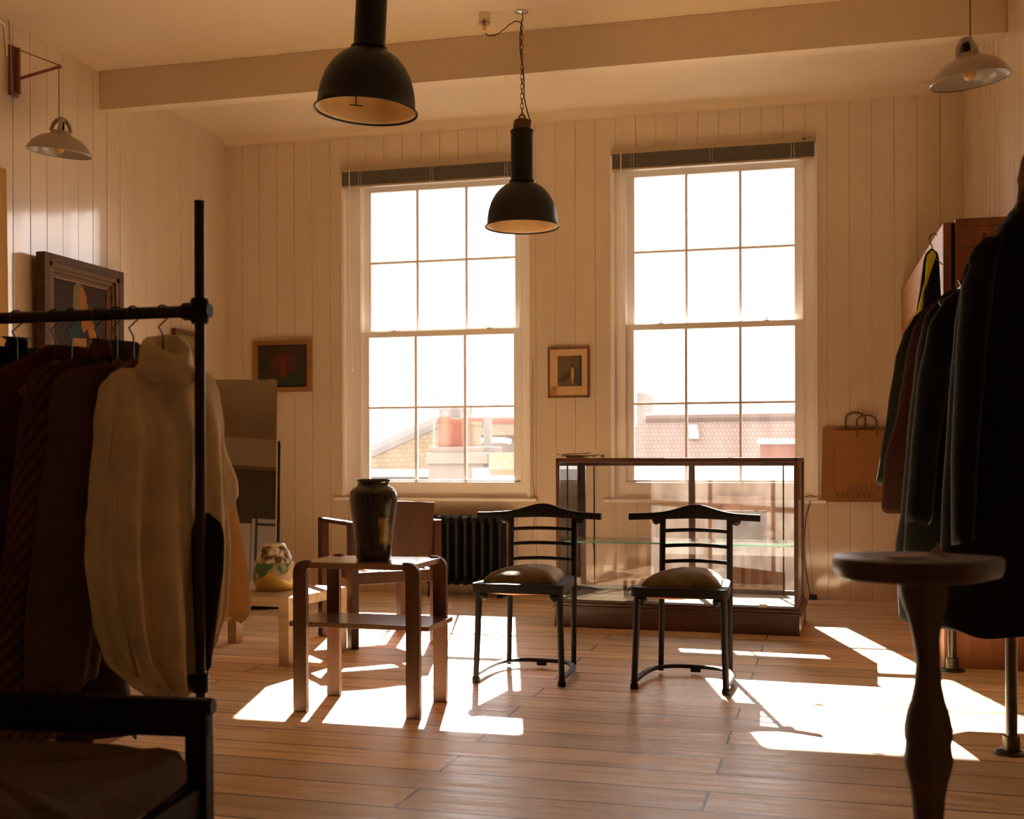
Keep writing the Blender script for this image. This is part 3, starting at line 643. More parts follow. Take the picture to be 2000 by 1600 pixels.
# big nude-study style painting on left wall
YP0, YP1 = onX(86, 493, XL+0.1).y, onX(241, 530, XL+0.1).y; zt = (onX(86, 493, XL+0.1).z+onX(241, 530, XL+0.1).z)/2
w_, h_ = YP1-YP0, 1.0
bp_ = frame_thing('framed_portrait', 'large deep framed figure painting leaning out from left wall', 'picture', (XL+0.075, (YP0+YP1)/2, zt-h_/2), w_, h_, .06, .05, wood('antique_frame', (.11, .06, .025), (.07, .035, .014), .6, 'X'), (0, 0, 0), None, group='framed pictures')
bp_.rotation_euler = (0, 0, PI/2)         # local -y faces +x
g = MB()
for k, (ins, yy, t) in enumerate(((.045, -.018, .05), (.068, -.006, .045), (.086, .004, .04))):
    ww, hh = w_-2*ins, h_-2*ins
    for sx in (-1, 1): g.box((sx*(ww/2-.016), yy+.01, 0), (.036, t*.7, hh), None, .005)
    for sz in (-1, 1): g.box((0, yy+.01, sz*(hh/2-.016)), (ww, t*.7, .036), None, .005)
g.build('inner_moulding', wood('gilt_moulding', (.17, .095, .04), (.11, .055, .02), .6, 'X'), bp_)
g = MB(); ww, hh = w_-.22, h_-.22
for sx in (-1, 1): g.box((sx*(ww/2), .012, 0), (.04, .012, hh+.04))
for sz in (-1, 1): g.box((0, .012, sz*(hh/2)), (ww, .012, .04))
g.build('liner', mat('red_liner', (.24, .075, .022), rough=.6), bp_)
g = MB(); g.box((0, .02, 0), (ww, .008, hh)); iw, ih = ww, hh
mm = [mat('paint_slate_blue', (.048, .040, .036), rough=.7, col2=(.060, .032, .026), vscale=7, bump=.3), mat('paint_flesh', (.36, .15, .035), rough=.6, col2=(.25, .10, .025), vscale=9), mat('paint_teal', (.028, .045, .042), rough=.6), mat('paint_hair', (.19, .125, .05), rough=.6)]
# head in profile facing right, hair down the back, shoulders and arm
poly(g, [(-.12, .40), (-.05, .47), (.04, .45), (.08, .38), (.12, .30), (.10, .27), (.14, .20), (.12, .14), (.05, .12), (.05, .05), (-.06, .02), (-.10, .2)], 1, .014, 0, .19*ih, iw, ih*.6)
poly(g, [(-.12, .42), (-.06, .48), (.02, .47), (.0, .4), (-.03, .3), (.0, .15), (-.04, .02), (-.12, .0), (-.13, .2)], 3, .0135, 0, .19*ih, iw, ih*.6)
poly(g, [(.02, .06), (.2, .02), (.27, -.06), (.3, -.3), (.28, -.48), (.18, -.48), (.18, -.25), (.12, -.1), (.05, -.16), (.02, -.08)], 1, .0138, 0, .19*ih, iw, ih*.6)
poly(g, [(-.2, -.12), (-.05, -.02), (.03, -.05), (.06, -.2), (.12, -.25), (.12, -.48), (-.22, -.48)], 2, .0145, 0, .19*ih, iw, ih*.6)
poly(g, [(-.12, -.24), (.1, -.22), (.12, -.48), (-.15, -.48)], 1, .0137, 0, .19*ih, iw, ih*.6)
g.build('canvas', mm, bp_)
dull(['antique_frame', 'gilt_moulding'], .15); dull(['paint_slate_blue', 'paint_teal', 'paint_flesh', 'paint_hair'], .04)
# small frame on left wall near corner
y0, y1 = onX(338, 645, XL+.02).y, onX(388, 660, XL+.02).y; zt = onX(338, 641, XL+.02).z
w_, h_ = y1-y0, .45
sf = frame_thing('framed_sketch', 'small framed pencil sketch on left wall behind the rail post', 'picture', (XL+0.025, (y0+y1)/2, zt-h_/2), w_, h_, .035, .035, wood('dark_oak_frame', (.15, .075, .025), (.10, .05, .018), .4, 'X'), (0, 0, PI/2), None, group='framed pictures')
g = MB(); g.box((0, .004, 0), (w_-.06, .006, h_-.06)); g.cur = 1
for k in range(9):
    xx = -.12+k*.026; g.tube([(xx, -.001, .10+.03*math.sin(k*1.9)), (xx+.02, -.001, .07), (xx+.012, -.001, .04+.02*math.cos(k))], .002, 4)
g.build('sketch', [mat('sketch_paper', (.36, .24, .11), rough=.8), mA], sf)
# mustard cloth at far left edge
g = MB(); yA, yB_ = onX(-60, 500, XL+.03).y, onX(13, 500, XL+.03).y; zt = onX(5, 330, XL+.03).z; rings = []
for i in range(14):
    z = zt*(1-i/13)+0.35*(i/13); wv = (yB_-yA)/2*(0.93+.1*min(1, i/5)); pts = []
    for k in range(28):
        a = 2*PI*k/28; pts.append(Vector((XL+.035+.02*math.sin(a)*(1+.3*math.sin(6*a)), (yA+yB_)/2+wv*math.cos(a), z)))
    rings.append(pts)
g.rings(rings); o = g.build('hanging_cloth', mat('mustard_cloth', (.42, .22, .04), rough=.85)); tag(o, 'mustard cloth hanging flat against left wall at photo edge', 'cloth')
for mod in (): pass

# ================================================================== side table with bent uprights
def cam_yaw(v):                            # room yaw of a vector given in camera-aligned (X,d)
    w_ = C(v[0], v[1]); return math.atan2(w_.y, w_.x)
pFL = onZ(593.5, 1389.5); pFR = onZ(813, 1404.5); pBL = onZ(648, 1359); pBR = onZ(856, 1369.5)
cen = (pFL+pFR+pBL+pBR)/4; wv = ((pFR-pFL)+(pBR-pBL))/2; tw_ = wv.length; dv = ((pBL-pFL)+(pBR-pFR))/2; td = dv.length
TYAW = math.atan2(wv.y, wv.x)
tb = thing('side_table', 'walnut side table with rounded leg tops and open lower shelf, carrying the black jar', 'table', (cen.x, cen.y, 0), TYAW)
TH = 0.590; LT = 0.024; LW = 0.056; R = 0.048
for sx in (-1, 1):
    for sy in (-1, 1):
        g = MB(); xo = sx*(tw_/2+LW/2); xi = sx*(tw_/2-LW/2); pts = [(xi, 0), (xo, 0)]
        for k in range(9):
            a = PI/2*k/8; pts.append((xo-sx*R*(1-math.cos(a)), TH+0.006-R*(1-math.sin(a))))
        pts += [(xi-sx*0.012, TH+0.006), (xi-sx*0.012, TH-0.022), (xi, TH-0.03)]
        yc = sy*td/2
        g.prism(pts, lambda a, b, t: Vector((a, t, b)), yc-LT/2, yc+LT/2); g.build('leg', m_oakl, tb)
g = MB(); g.b2((-tw_/2-0.005, -td/2+LT/2-0.003, TH-0.022), (tw_/2+0.005, td/2-LT/2+0.003, TH), .003)
g.b2((-tw_/2+LW/2-0.01, -td/2-LT/2+.002, TH-0.024), (tw_/2-LW/2+0.01, -td/2+LT/2, TH-.001), .002); g.b2((-tw_/2+LW/2-0.01, td/2-LT/2, TH-0.024), (tw_/2-LW/2+0.01, td/2+LT/2-.002, TH-.001), .002)
g.build('tabletop', m_oakt, tb)
g = MB(); SZ = 0.352; g.b2((-tw_/2-0.058, -td/2+LT/2, SZ-0.02), (tw_/2+0.058, td/2-LT/2, SZ), .003); g.build('shelf', m_oakt, tb)
# big dark jar
pv = onZ(730, 1093, TH); vz = thing('glazed_jar', 'tall dark brown glazed jar with ochre drip standing on side table', 'jar', (pv.x, pv.y, TH))
dj = (Vector((pv.x, pv.y, 0)).dot(_f)); k = dj/FPX*1.0
prof = [(0.001, 0), (32, 0), (34, 4), (35, 12), (36.5, 35), (40, 65), (43.5, 90), (46, 112), (47, 125), (45.5, 134), (40, 141), (33, 145), (31, 148), (30.5, 152), (32.5, 156), (33.5, 158), (32.5, 159.5), (29, 157.5), (27, 150), (27, 130), (0.001, 120)]
mj = bpy.data.materials.new('tenmoku_glaze'); mj.use_nodes = True; nt = mj.node_tree; N = nt.nodes; L = nt.links; b = N['Principled BSDF']; b.inputs['Roughness'].default_value = .16; b.inputs['Coat Weight'].default_value = .5
tc = N.new('ShaderNodeTexCoord'); mp = N.new('ShaderNodeMapping'); mp.inputs['Scale'].default_value = (9, 9, 3); nz = N.new('ShaderNodeTexNoise'); nz.inputs['Scale'].default_value = 3; nz.inputs['Detail'].default_value = 8
L.new(tc.outputs['Object'], mp.inputs[0]); L.new(mp.outputs[0], nz.inputs[0])
sx_ = N.new('ShaderNodeSeparateXYZ'); L.new(tc.outputs['Object'], sx_.inputs[0])
def rng(inp, a, b_, nodes=None):
    m_ = N.new('ShaderNodeMapRange'); m_.inputs[1].default_value = a; m_.inputs[2].default_value = b_; L.new(inp, m_.inputs[0]); return m_.outputs[0]
def mul(a, b_):
    m_ = N.new('ShaderNodeMath'); m_.operation = 'MULTIPLY'; L.new(a, m_.inputs[0]); L.new(b_, m_.inputs[1]); return m_.outputs[0]
band = mul(mul(rng(sx_.outputs[0], .045, .05), rng(sx_.outputs[0], .085, .075)), mul(mul(rng(sx_.outputs[2], .055, .075), rng(sx_.outputs[2], .175, .165)), mul(rng(sx_.outputs[1], .0, -.02), rng(nz.outputs[0], .38, .55))))
mx = N.new('ShaderNodeMix'); mx.data_type = 'RGBA'; mx.inputs[6].default_value = (.016, .011, .006, 1); mx.inputs[7].default_value = (.30, .15, .03, 1); L.new(band, mx.inputs[0]); L.new(mx.outputs[2], b.inputs['Base Color'])
bp = N.new('ShaderNodeBump'); bp.inputs['Strength'].default_value = .12; bp.inputs['Distance'].default_value = .01; L.new(nz.outputs[0], bp.inputs['Height']); L.new(bp.outputs[0], b.inputs['Normal'])
g = MB(); g.lathe([(a*k, b_*k*0.985) for a, b_ in prof], n=56); o = g.build('body', mj, vz, 60)

# ================================================================== bentwood chairs
def make_chair(label, loc, rz):
    r = thing('bentwood_chair', label, 'chair', loc, rz, 'ebonised bentwood chairs'); W0, W1_, D = .196, .158, .40
    def post(x, y, zt, x2=None, y2=None, rr=.0135):
        g = MB(); x2 = x if x2 is None else x2; y2 = y if y2 is None else y2
        g.tube([(x, y, 0.012), (x, y, .03), (x+(x2-x)*.5, y+(y2-y)*.5, zt*.5), (x2, y2, zt)], [rr*.95, rr, rr*1.1, rr*1.15], 10); return g
    for s in (-1, 1):
        post(s*W0, 0.0, .405, s*(W0-.012), .012).build('leg', m_dark, r, True)
        post(s*W1_, D, .735, s*(W1_-.004), D+.035, .0125).build('rear_leg', m_dark, r, True)
    # U-shaped floor runner
    g = MB(); pts = []
    for i in range(25):
        t = i/24; a = PI*t; x = -W0*math.copysign(abs(math.cos(a))**.62, math.cos(a)); y = (D+.012)*max(0, math.sin(a))**.5
        if i in (0, 24): y = 0
        pts.append((x*(1 if y < D*.9 else 1), y, .035))
    g.tube(pts, .0095, 8, True, 1.7)
    g.box((0, D+.012, .021), (.045, .02, .022), None, .004); g.build('runner', m_dark, r, True)
    for s in (-1, 1):
        q = MB(); q.lathe([(.001, 0), (.017, 0), (.019, .008), (.017, .022), (.014, .026)], (s*W0, 0, 0), 14); q.build('foot', m_dark, r, True)
    # seat frame: rounded trapezoid ring
    def outline(i_):
        P = [(-.210+i_, -.035+i_), (.210-i_, -.035+i_), (.165-i_*.9, .405-i_), (-.165+i_*.9, .405-i_)]; out = []; n = 4; rad = .035
        for j in range(4):
            a = Vector(P[j-1]); b_ = Vector(P[j]); c = Vector(P[(j+1) % 4]); u = (a-b_).normalized(); v = (c-b_).normalized()
            for k_ in range(6):
                t = k_/5; p0 = b_+u*rad; p1 = b_+v*rad; out.append(p0*(1-t)**2+b_*2*t*(1-t)+p1*t*t)
        return out
    g = MB(); o0, o1 = outline(0), outline(.034)
    lv = [(o0, .402), (o0, .436), ([p*.992 for p in o0], .442), (o1, .444), (o1, .404)]
    rings = [[Vector((p.x, p.y, z)) for p in o_] for o_, z in lv]; rings.append(rings[0]); g.rings(rings, False); g.build('seat_frame', m_dark, r, 40)
    g = MB(); rings = []
    for t in (0, .03, .08, .16, .28, .45, .65, .85, .96):
        ins = .036+t*.155; hh = .436+.074*(1-(1-t)**2.6)**.62
        oo = outline(.034); c = Vector((0, .18)); sc = 1-t
        rings.append([Vector((c.x+(p.x-c.x)*sc, c.y+(p.y-c.y)*sc, hh+.002*math.sin(p.x*60))) for p in oo])
    g.rings(rings, True); g.build('cushion', m_velvet, r, -1)
    g = MB(); rings = []
    for t in (0, .3, .6, .9):
        oo = outline(.034); c = Vector((0, .18)); rings.append([Vector((c.x+(p.x-c.x)*(1-t), c.y+(p.y-c.y)*(1-t), .405-.03*math.sin(t*PI/2)-.004*math.sin(p.x*70))) for p in oo])
    g.rings(rings, True); g.build('webbing', m_leather, r, -1)
    for s in (-1, 1):                       # ball corbels under the frame and under the crest rail
        q = MB(); q.sphere((s*(W0-.036), .004, .386), .021, 14); q.build('ball_corbel', m_dark, r, True)
        q = MB(); q.sphere((s*(W1_+.026), D+.03, .705), .0215, 14); q.build('ball_corbel', m_dark, r, True)
    # crest rail
    g = MB(); rings = []; n = 32
    for i in range(n+1):
        t = -1+2*i/n; x = .298*t; bul = math.exp(-(t/.36)**2); h = .030+.034*bul; zc = .727+.020*bul-.004*abs(t); yc = D+.05-.075*t*t-.01; th = .014+.003*bul
        pr_ = []
        for (a, b_) in ((-1, -1), (1, -1), (1.25, 0), (1, 1), (-1, 1), (-1.25, 0)): pr_.append(Vector((x, yc+a*th, zc+b_*h/2)))
        rings.append(pr_)
    g.rings(rings); g.build('crest_rail', m_dark, r, 50)
    for z, b_ in ((.655, .03), (.585, .036), (.512, .042)):
        g = MB(); pts = [(W1_*t_, D+.028-.0*t_-.0+b_*(1-t_*t_)*.6-.005, z+.006*(1-t_*t_)) for t_ in [-1+i*.125 for i in range(17)]]
        g.tube(pts, .0085, 8, True, .75); g.build('slat', m_dark, r, True)
    return r
def chair_at(fl, fr, label):
    a = onZ(*fl); b_ = onZ(*fr); m_ = (a+b_)/2; v = b_-a; return make_chair(label, (m_.x, m_.y, 0), math.atan2(v.y, v.x))
chair_at((929, 1332), (1098, 1341), 'dark bentwood chair with olive velvet seat, left one, nearer the side table')
chair_at((1240, 1346), (1417, 1357), 'dark bentwood chair with olive velvet seat, right one, in front of showcase middle')

# ================================================================== armchair behind the table
aw, adp = .47, .50
o_ = C(-.625, 6.12); rz = math.radians(14+27)
ac = thing('armchair', 'red-brown low wooden armchair with loop arms behind the black jar', 'armchair', (o_.x, o_.y, 0), rz)
for s in (-1, 1):                          # near posts (y=0) are the back, the chair faces the window
    for y in (0, adp):
        g = MB(); g.box((s*aw/2, y, .325), (.042, .075, .65), None, .006); g.build('leg', m_arm, ac)
    g = MB(); g.box((s*aw/2, adp/2, .652), (.045, adp+.075, .024), None, .009); g.build('armrest', m_arm, ac)
for y in (0.0, adp):
    g = MB(); g.box((0, y, .365 if y == 0 else .40), (aw-.04, .028, .065), None, .004); g.build('seat_rail', m_arm, ac)
for s in (-1, 1):
    g = MB(); g.box((s*(aw/2-.03), adp/2, .385), (.024, adp, .06), Rx(math.radians(4)), .003); g.build('side_rail', m_arm, ac)
g = MB(); rings = []
for i in range(9):
    y = .02+(adp-.04)*i/8; row = []
    for k_ in range(13):
        x = (-.5+k_/12)*(aw-.06); row.append(Vector((x, y, .395+.03*i/8-.055*math.sin(PI*k_/12)*math.sin(PI*(.2+.6*i/8)))))
    row += [v-Vector((0, 0, .008)) for v in row[::-1]]; rings.append(row)
g.rings(rings); g.build('seat', m_leather, ac, -1)
g = MB(); rings = []
for i in range(7):
    z = .47+.30*i/6; row = []
    for k_ in range(9):
        x = (-.5+k_/8)*(aw-.05); row.append(Vector((x, -.005-.045*i/6-.02*math.sin(PI*k_/8), z-(.0 if i < 6 else .012*abs(k_-4)/4))))
    row += [v+Vector((0, .014, 0)) for v in row[::-1]]; rings.append(row)
g.rings(rings); g.build('backrest', m_arm, ac, 30)

# ================================================================== radiator
ra = onY(838, 1145, YB-.12).x; rb = onY(990, 1145, YB-.12).x
rd = thing('cast_iron_radiator', 'black cast iron column radiator under left window beside chair', 'radiator', ((ra+rb)/2, YB-.13, 0)); n = 9; pw = (rb-ra)/n
for i in range(n):
    x = -(rb-ra)/2+pw*(i+.5); g = MB()
    for yy in (-.05, 0, .05): g.tube([(x, yy, .10), (x, yy, .14), (x, yy, .53), (x, yy, .57)], [pw*.36, pw*.30, pw*.30, pw*.36], 12)
    for z in (.115, .555):
        g.tube([(x, -.075, z-.006), (x, -.06, z), (x, .06, z), (x, .075, z-.006)], [pw*.30, pw*.47, pw*.47, pw*.3], 14, True, 1.0)
    if i in (0, n-1):
        for yy in (-.05, .05): g.tube([(x, yy, .09), (x, yy*1.15, .0)], [.016, .022], 10)
    g.build('section', m_iron, rd, True)
g = MB(); g.tube([((-(rb-ra)/2), 0, .555), ((rb-ra)/2+.02, 0, .555)], .022, 12); g.tube([((-(rb-ra)/2)-.02, 0, .115), ((rb-ra)/2, 0, .115)], .022, 12); g.build('header_pipe', m_iron, rd, True)
g = MB(); g.tube([(-(rb-ra)/2-.02, 0, .115), (-(rb-ra)/2-.07, 0, .115), (-(rb-ra)/2-.08, 0, .10), (-(rb-ra)/2-.08, 0, 0.001)], .011, 10); g.lathe([(.001, .16), (.02, .158), (.022, .13), (.014, .12), (.014, .1)], (-(rb-ra)/2-.07, 0, 0), 14); g.build('valve', m_iron, rd, True)

# ================================================================== showcase
fL = onZ(1083, 1223); fR = onZ(1562, 1243.5); v = fR-fL; SW = v.length; SYAW = math.atan2(v.y, v.x); SD = .60; SH = 0.993; PH = .155
sc_ = thing('glass_showcase', 'long mahogany framed glass showcase on a dark plinth behind right chair', 'showcase', ((fL.x+fR.x)/2, (fL.y+fR.y)/2, 0), SYAW)
hw = SW/2; y0 = .018
g = MB(); g.b2((-hw, .0, 0), (hw, SD+.02, PH-.03), .004); g.build('plinth', m_case, sc_)
g = MB()
for z0_, z1_, e in ((PH-.045, PH-.03, .010), (PH-.03, PH-.012, .002), (PH-.012, PH, -.008)): g.b2((-hw-e, -e, z0_), (hw+e, SD+.02+e, z1_), .004)
g.build('base_moulding', m_case, sc_)
g = MB(); g.b2((-hw+.03, .03, PH-.001), (hw-.03, SD-.01, PH+.004)); g.build('display_floor', mat('grey_felt_base', (.34, .25, .17), rough=.85, col2=(.22, .16, .11), vscale=7), sc_)
pt = .022; hx = hw-.008; yf, yb_ = .008, SD
g = MB()
for x, yy, tt in ((-hx, yf, pt), (hx-pt, yf, pt), ): g.b2((x, yy, PH), (x+tt, yy+pt, SH), .003)
g.b2((-hx, yf, SH-.026), (hx, yf+pt, SH), .003)
for x in (-hx, hx-pt): g.b2((x, yf, SH-.026), (x+pt, yb_, SH), .003)
g.build('front_frame', m_case, sc_)
g = MB(); bw = .038
for x in (-hx, hx-bw, -bw/2+.02): g.b2((x, yb_-.02, PH), (x+bw, yb_+.005, SH), .003)
g.b2((-hx, yb_-.02, SH-.05), (hx, yb_+.005, SH-.002), .003); g.b2((-hx, yb_-.02, PH), (hx, yb_+.005, PH+.03), .003)
g.build('rear_frame', wood('scuffed_mahogany', (.15, .07, .045), (.07, .03, .02), .35, 'X', 6), sc_)
def pane(lo, hi, nm='glass_pane', m=m_case_glass):
    g = MB(); g.b2(lo, hi); return g.build(nm, m, sc_)
pane((-hx+pt, yf+.008, PH+.002), (hx-pt, yf+.012, SH-.027)); pane((-hx+.008, yf+pt, PH+.002), (-hx+.012, yb_-.02, SH-.027)); pane((hx-.012, yf+pt, PH+.002), (hx-.008, yb_-.02, SH-.027))
pane((-hx+bw, yb_-.008, PH+.03), (-bw/2+.02, yb_-.004, SH-.05), 'rear_pane'); pane((bw/2+.02, yb_-.012, PH+.03), (hx-bw, yb_-.008, SH-.05), 'rear_pane')
pane((-hx+pt, yf+pt, SH-.006), (hx-pt, yb_-.002, SH-.001), 'top_pane')
zs = .497
pane((-hx+.03, .10, zs-.008), (hx-.03, SD-.10, zs), 'glass_shelf', m_shelf_face)
g = MB(); g.b2((-hx+.03, .095, zs-.009), (hx-.03, .0995, zs+.0005)); g.build('shelf_edge', m_shelf_glass, sc_)
for x in (-hx+.10, hx-.12):
    g = MB(); g.b2((x-.004, yb_-.035, PH+.004), (x+.004, yb_-.028, SH-.05)); 
    g.prism([(yb_-.035, zs-.01), (.14, zs-.01), (.14, zs-.018), (yb_-.08, zs-.03), (yb_-.035, zs-.09)], lambda a, b_, t: Vector((t, a, b_)), x-.003, x+.003); g.build('shelf_bracket', m_blackp, sc_)
for px, py in ((1188, 1173), (1490, 1186)):
    p = onZ(px, py, PH+.004); g = MB(); g.box((0, 0, .0012), (.045, .03, .002)); g.box((0, .012, .008), (.045, .002, .014)); o = g.build('price_card', m_white); o.location = p; o.rotation_euler = (0, 0, SYAW)
    tag(o, 'small white card inside showcase, %s' % ('left one on the shaded base' if px < 1300 else 'right one near the front edge'), 'card', 'white cards in the showcase')
# things on top
p = onY(1127, 889, (fL.y+fR.y)/2+.16); tp = Vector((p.x, p.y, SH))
ds = thing('brass_stand', 'small brass pegged stand holding a pale tablet on showcase top', 'stand', tp, 0)
g = MB(); g.lathe([(.001, 0.0005), (.06, 0.0005), (.075, .012), (.085, .018), (.001, .018)], n=28, sy=.5)
for x, z in ((-.12, .022), (-.095, .012), (.105, .012), (.13, .021)): g.tube([(x*.6, 0, .014), (x, 0, z)], .003, 6); g.sphere((x, 0, z), .006, 8)
g.build('base', m_brass, ds, True); g = MB(); g.box((.0, .0, .026), (.19, .10, .006), Ry(math.radians(-3)), .001); g.build('tablet', m_paper, ds)
g = MB(); g.box((0, 0, .0095), (.028, .002, .018), Rx(math.radians(-12))); g.tube([(-.015, 0, .012), (-.05, .01, .01), (-.08, .01, .006)], .0012, 5); o = g.build('string_tag', m_white); o.location = tp+Vector((.155, 0, .001)); tag(o, 'white swing tag with string lying on showcase top', 'tag')

# ================================================================== window sill things, cables
p = onY(1444, 974, YB-.02); g = MB(); g.box((0, 0, .011), (onY(1490, 974, YB-.02).x-onY(1398, 974, YB-.02).x, .05, .022), None, .002); o = g.build('flat_box', m_white); o.location = (p.x, YB-.02, zbot); tag(o, 'long flat white box on right window sill', 'box')
p = onY(1583, 973, YB-.02); rt = thing('wifi_router', 'small white router with loose wires at right end of sill', 'router', (p.x, YB-.022, zbot))
g = MB(); g.box((0, 0, .009), (.095, .05, .016), None, .004); g.build('case', m_white, rt)
g = MB(); g.tube([(-.05, 0, .018), (-.02, -.005, .03), (.02, .0, .024), (.045, -.01, .03)], .0015, 5); g.tube([(-.03, .01, .018), (.0, .0, .034), (.04, .005, .02)], .0015, 5); g.build('loose_wire', m_cable, rt)
x0_ = onY(1583, 975, YB-.05).x; pts = [(x0_, YB-.055, zbot-.0)]
for px, py in ((1574, 1010), (1570, 1060), (1573, 1110), (1580, 1150), (1584, 1168)): q = onY(px, py, YB-.03); pts.append((q.x, YB-.03, q.z))
g = MB(); g.tube(pts, .003, 6); o = g.build('power_cable', m_cable); tag(o, 'black cable drooping from router to plug beside showcase', 'cable')
pts = [(x0_, YB-.052, zbot)]+[(onY(px, py, YB-.01).x, YB-.012, onY(px, py, YB-.01).z) for px, py in ((1577, 1010), (1582, 1080), (1589, 1165))]
g = MB(); g.tube(pts, .0012, 5); o = g.build('thin_cable', m_cable); tag(o, 'thin grey cable hanging beside the black power cable', 'cable')
q = onY(1588, 1173, YB-.03); g = MB(); g.box((0, 0, 0), (.052, .035, .032), None, .004); o = g.build('power_adapter', m_blackp); o.location = (q.x, YB-.035, .046); tag(o, 'small black power adapter on the white strip at wall foot', 'adapter')
q = onY(1615, 1180, YB-.04); g = MB(); g.box((0, 0, .014), (.27, .045, .028), None, .006); o = g.build('extension_strip', m_trim); o.location = (q.x, YB-.045, .001); tag(o, 'cream socket strip on floor right of showcase', 'socket strip')
g = MB(); g.tube([(onY(1041, y, YB).x, YB-.006, onY(1041, y, YB).z) for y in (700, 880, 935)]+[(onY(1046, 985, YB).x, YB-.006, onY(1046, 985, YB).z), (onY(1040, 1050, YB).x, YB-.006, .4)], .0016, 5); o = g.build('telephone_wire', mat('tan_wire', (.3, .16, .06))); tag(o, 'thin wire down the wall between left window and showcase', 'cable')

# canvas, and an easel added in place of a reflection in the glass
p = onY(1452, 1165, YB-.42); es = thing('reflection_easel', 'small wooden easel added behind the showcase to stand in for a reflection in its glass', 'easel', (p.x, YB-.40, 0), math.radians(4))
for x in (-.16, .16): g = MB(); g.tube([(x, 0, 0), (x*.55, .03, .62)], .013, 6); g.build('leg', m_pine, es)
g = MB(); g.tube([(0, .18, 0), (0, .04, .6)], .013, 6); g.build('rear_leg', m_pine, es)
g = MB(); g.box((0, -.01, .12), (.36, .02, .045), None, .003); g.build('crossbar', m_pine, es); g = MB(); g.box((.07, .0, .33), (.045, .02, .5), None, .003); g.build('mast', m_pine, es)
g = MB(); g.box((0, 0, 0), (.34, .018, .27), None, .003); o = g.build('small_canvas', mat('plum_canvas', (.20, .10, .08), rough=.7, col2=(.13, .08, .06), vscale=5)); o.location = (p.x-.02, YB-.43, .51); o.rotation_euler = (math.radians(-4), 0, math.radians(4)); tag(o, 'plum brown canvas behind the showcase glass below the sill', 'canvas')

# ================================================================== mirror and pale table
mT = 1.50; p0 = onZ(478, 1190); 
mr = thing('leaning_mirror', 'tall frameless mirror on black stand tilted back in the left corner', 'mirror', (p0.x, p0.y, 0), math.radians(18))
q0 = atD(411, 738, 7.62); q1 = atD(532, 738, 7.62); mw = (q1-q0).length; hgt = q0.z
til = Rx(math.radians(-6.5))
g = MB(); g.box((0, 0, hgt/2+.01), (mw, .006, hgt-.03), til); o = g.build('mirror_glass', m_mirror, mr); 
g = MB(); g.box((0, .009, hgt/2+.01), (mw-.004, .010, hgt-.03), til); g.build('backing', m_blackp, mr)
g = MB(); g.box((0, .02, .02), (mw+.06, .07, .04), None, .004)
for s in (-1, 1): g.b2((s*(mw/2+.006)-.008, .004, .0), (s*(mw/2+.006)+.008, .05, .04))
g.build('foot_bar', m_blackp, mr)
g = MB()
g.tube([til @ Vector((mw/2+.007, .01, .03)), til @ Vector((mw/2+.007, .01, 1.12))], .010, 8); g.build('side_stay', m_blackp, mr)
g = MB(); g.box(til @ Vector((mw/2-.04, 0, hgt+.0)), (.006, .02, .014)); g.build('clip', m_chrome, mr)

a_ = onZ(561, 1300); cf = thing('low_table', 'low pale oak table carrying the painted pot by the mirror', 'table', (a_.x, a_.y, 0), math.radians(14-24)); lw_, ld_, lh = .66, .46, .33
for x in (-lw_+.0, 0):
    for y in (0, ld_): g = MB(); g.box((x, y, lh/2-.02), (.058, .058, lh-.04), None, .003); g.build('leg', m_pale, cf)
g = MB(); g.b2((-lw_-.03, -.03, lh-.048), (.03, ld_+.03, lh), .003); g.build('tabletop', m_pale, cf)
# painted pot
mpz = bpy.data.materials.new('painted_pot_glaze'); mpz.use_nodes = True; nt = mpz.node_tree; N = nt.nodes; L = nt.links; b = N['Principled BSDF']; b.inputs['Roughness'].default_value = .2
tc = N.new('ShaderNodeTexCoord'); s3 = N.new('ShaderNodeSeparateXYZ'); L.new(tc.outputs['Object'], s3.inputs[0])
nz = N.new('ShaderNodeTexNoise'); nz.inputs['Scale'].default_value = 22; nz.inputs['Detail'].default_value = 6; L.new(tc.outputs['Object'], nz.inputs[0])
n2 = N.new('ShaderNodeTexNoise'); n2.inputs['Scale'].default_value = 9; L.new(tc.outputs['Object'], n2.inputs[0])
def mixc(fac, a, b_):
    m_ = N.new('ShaderNodeMix'); m_.data_type = 'RGBA'; L.new(fac, m_.inputs[0])
    for i_, v_ in ((6, a), (7, b_)):
        if isinstance(v_, tuple): m_.inputs[i_].default_value = (*v_, 1)
        else: L.new(v_, m_.inputs[i_])
    return m_.outputs[2]
hill = N.new('ShaderNodeMath'); hill.operation = 'ABSOLUTE'; L.new(s3.outputs[0], hill.inputs[0])
hm = N.new('ShaderNodeMath'); hm.operation = 'MULTIPLY_ADD'; L.new(hill.outputs[0], hm.inputs[0]); hm.inputs[1].default_value = .55; L.new(s3.outputs[2], hm.inputs[2])
top_ = mixc(rng(nz.outputs[0], .42, .56), (.10, .05, .02), (.62, .52, .40))
mid_ = mixc(rng(n2.outputs[0], .45, .52), (.05, .13, .035), (.42, .30, .20))
up_ = mixc(rng(s3.outputs[2], .135, .145), mid_, top_)
all_ = mixc(rng(hm.outputs[0], .092, .098), (.62, .45, .10), up_)
rim_ = mixc(rng(s3.outputs[2], .222, .226), all_, (.75, .62, .45)); L.new(rim_, b.inputs['Base Color'])
d_ = a_.copy(); rot = Rz(math.radians(-10)); q = Vector((a_.x, a_.y, 0))+rot @ Vector((-.245, .24, 0)); kk = 1.0
pp = thing('painted_pot', 'squat hand-painted ceramic pot with green hills and yellow foot on pale table', 'pot', (q.x, q.y, lh), math.radians(14))
dd = (q.dot(_f)); k = dd/FPX
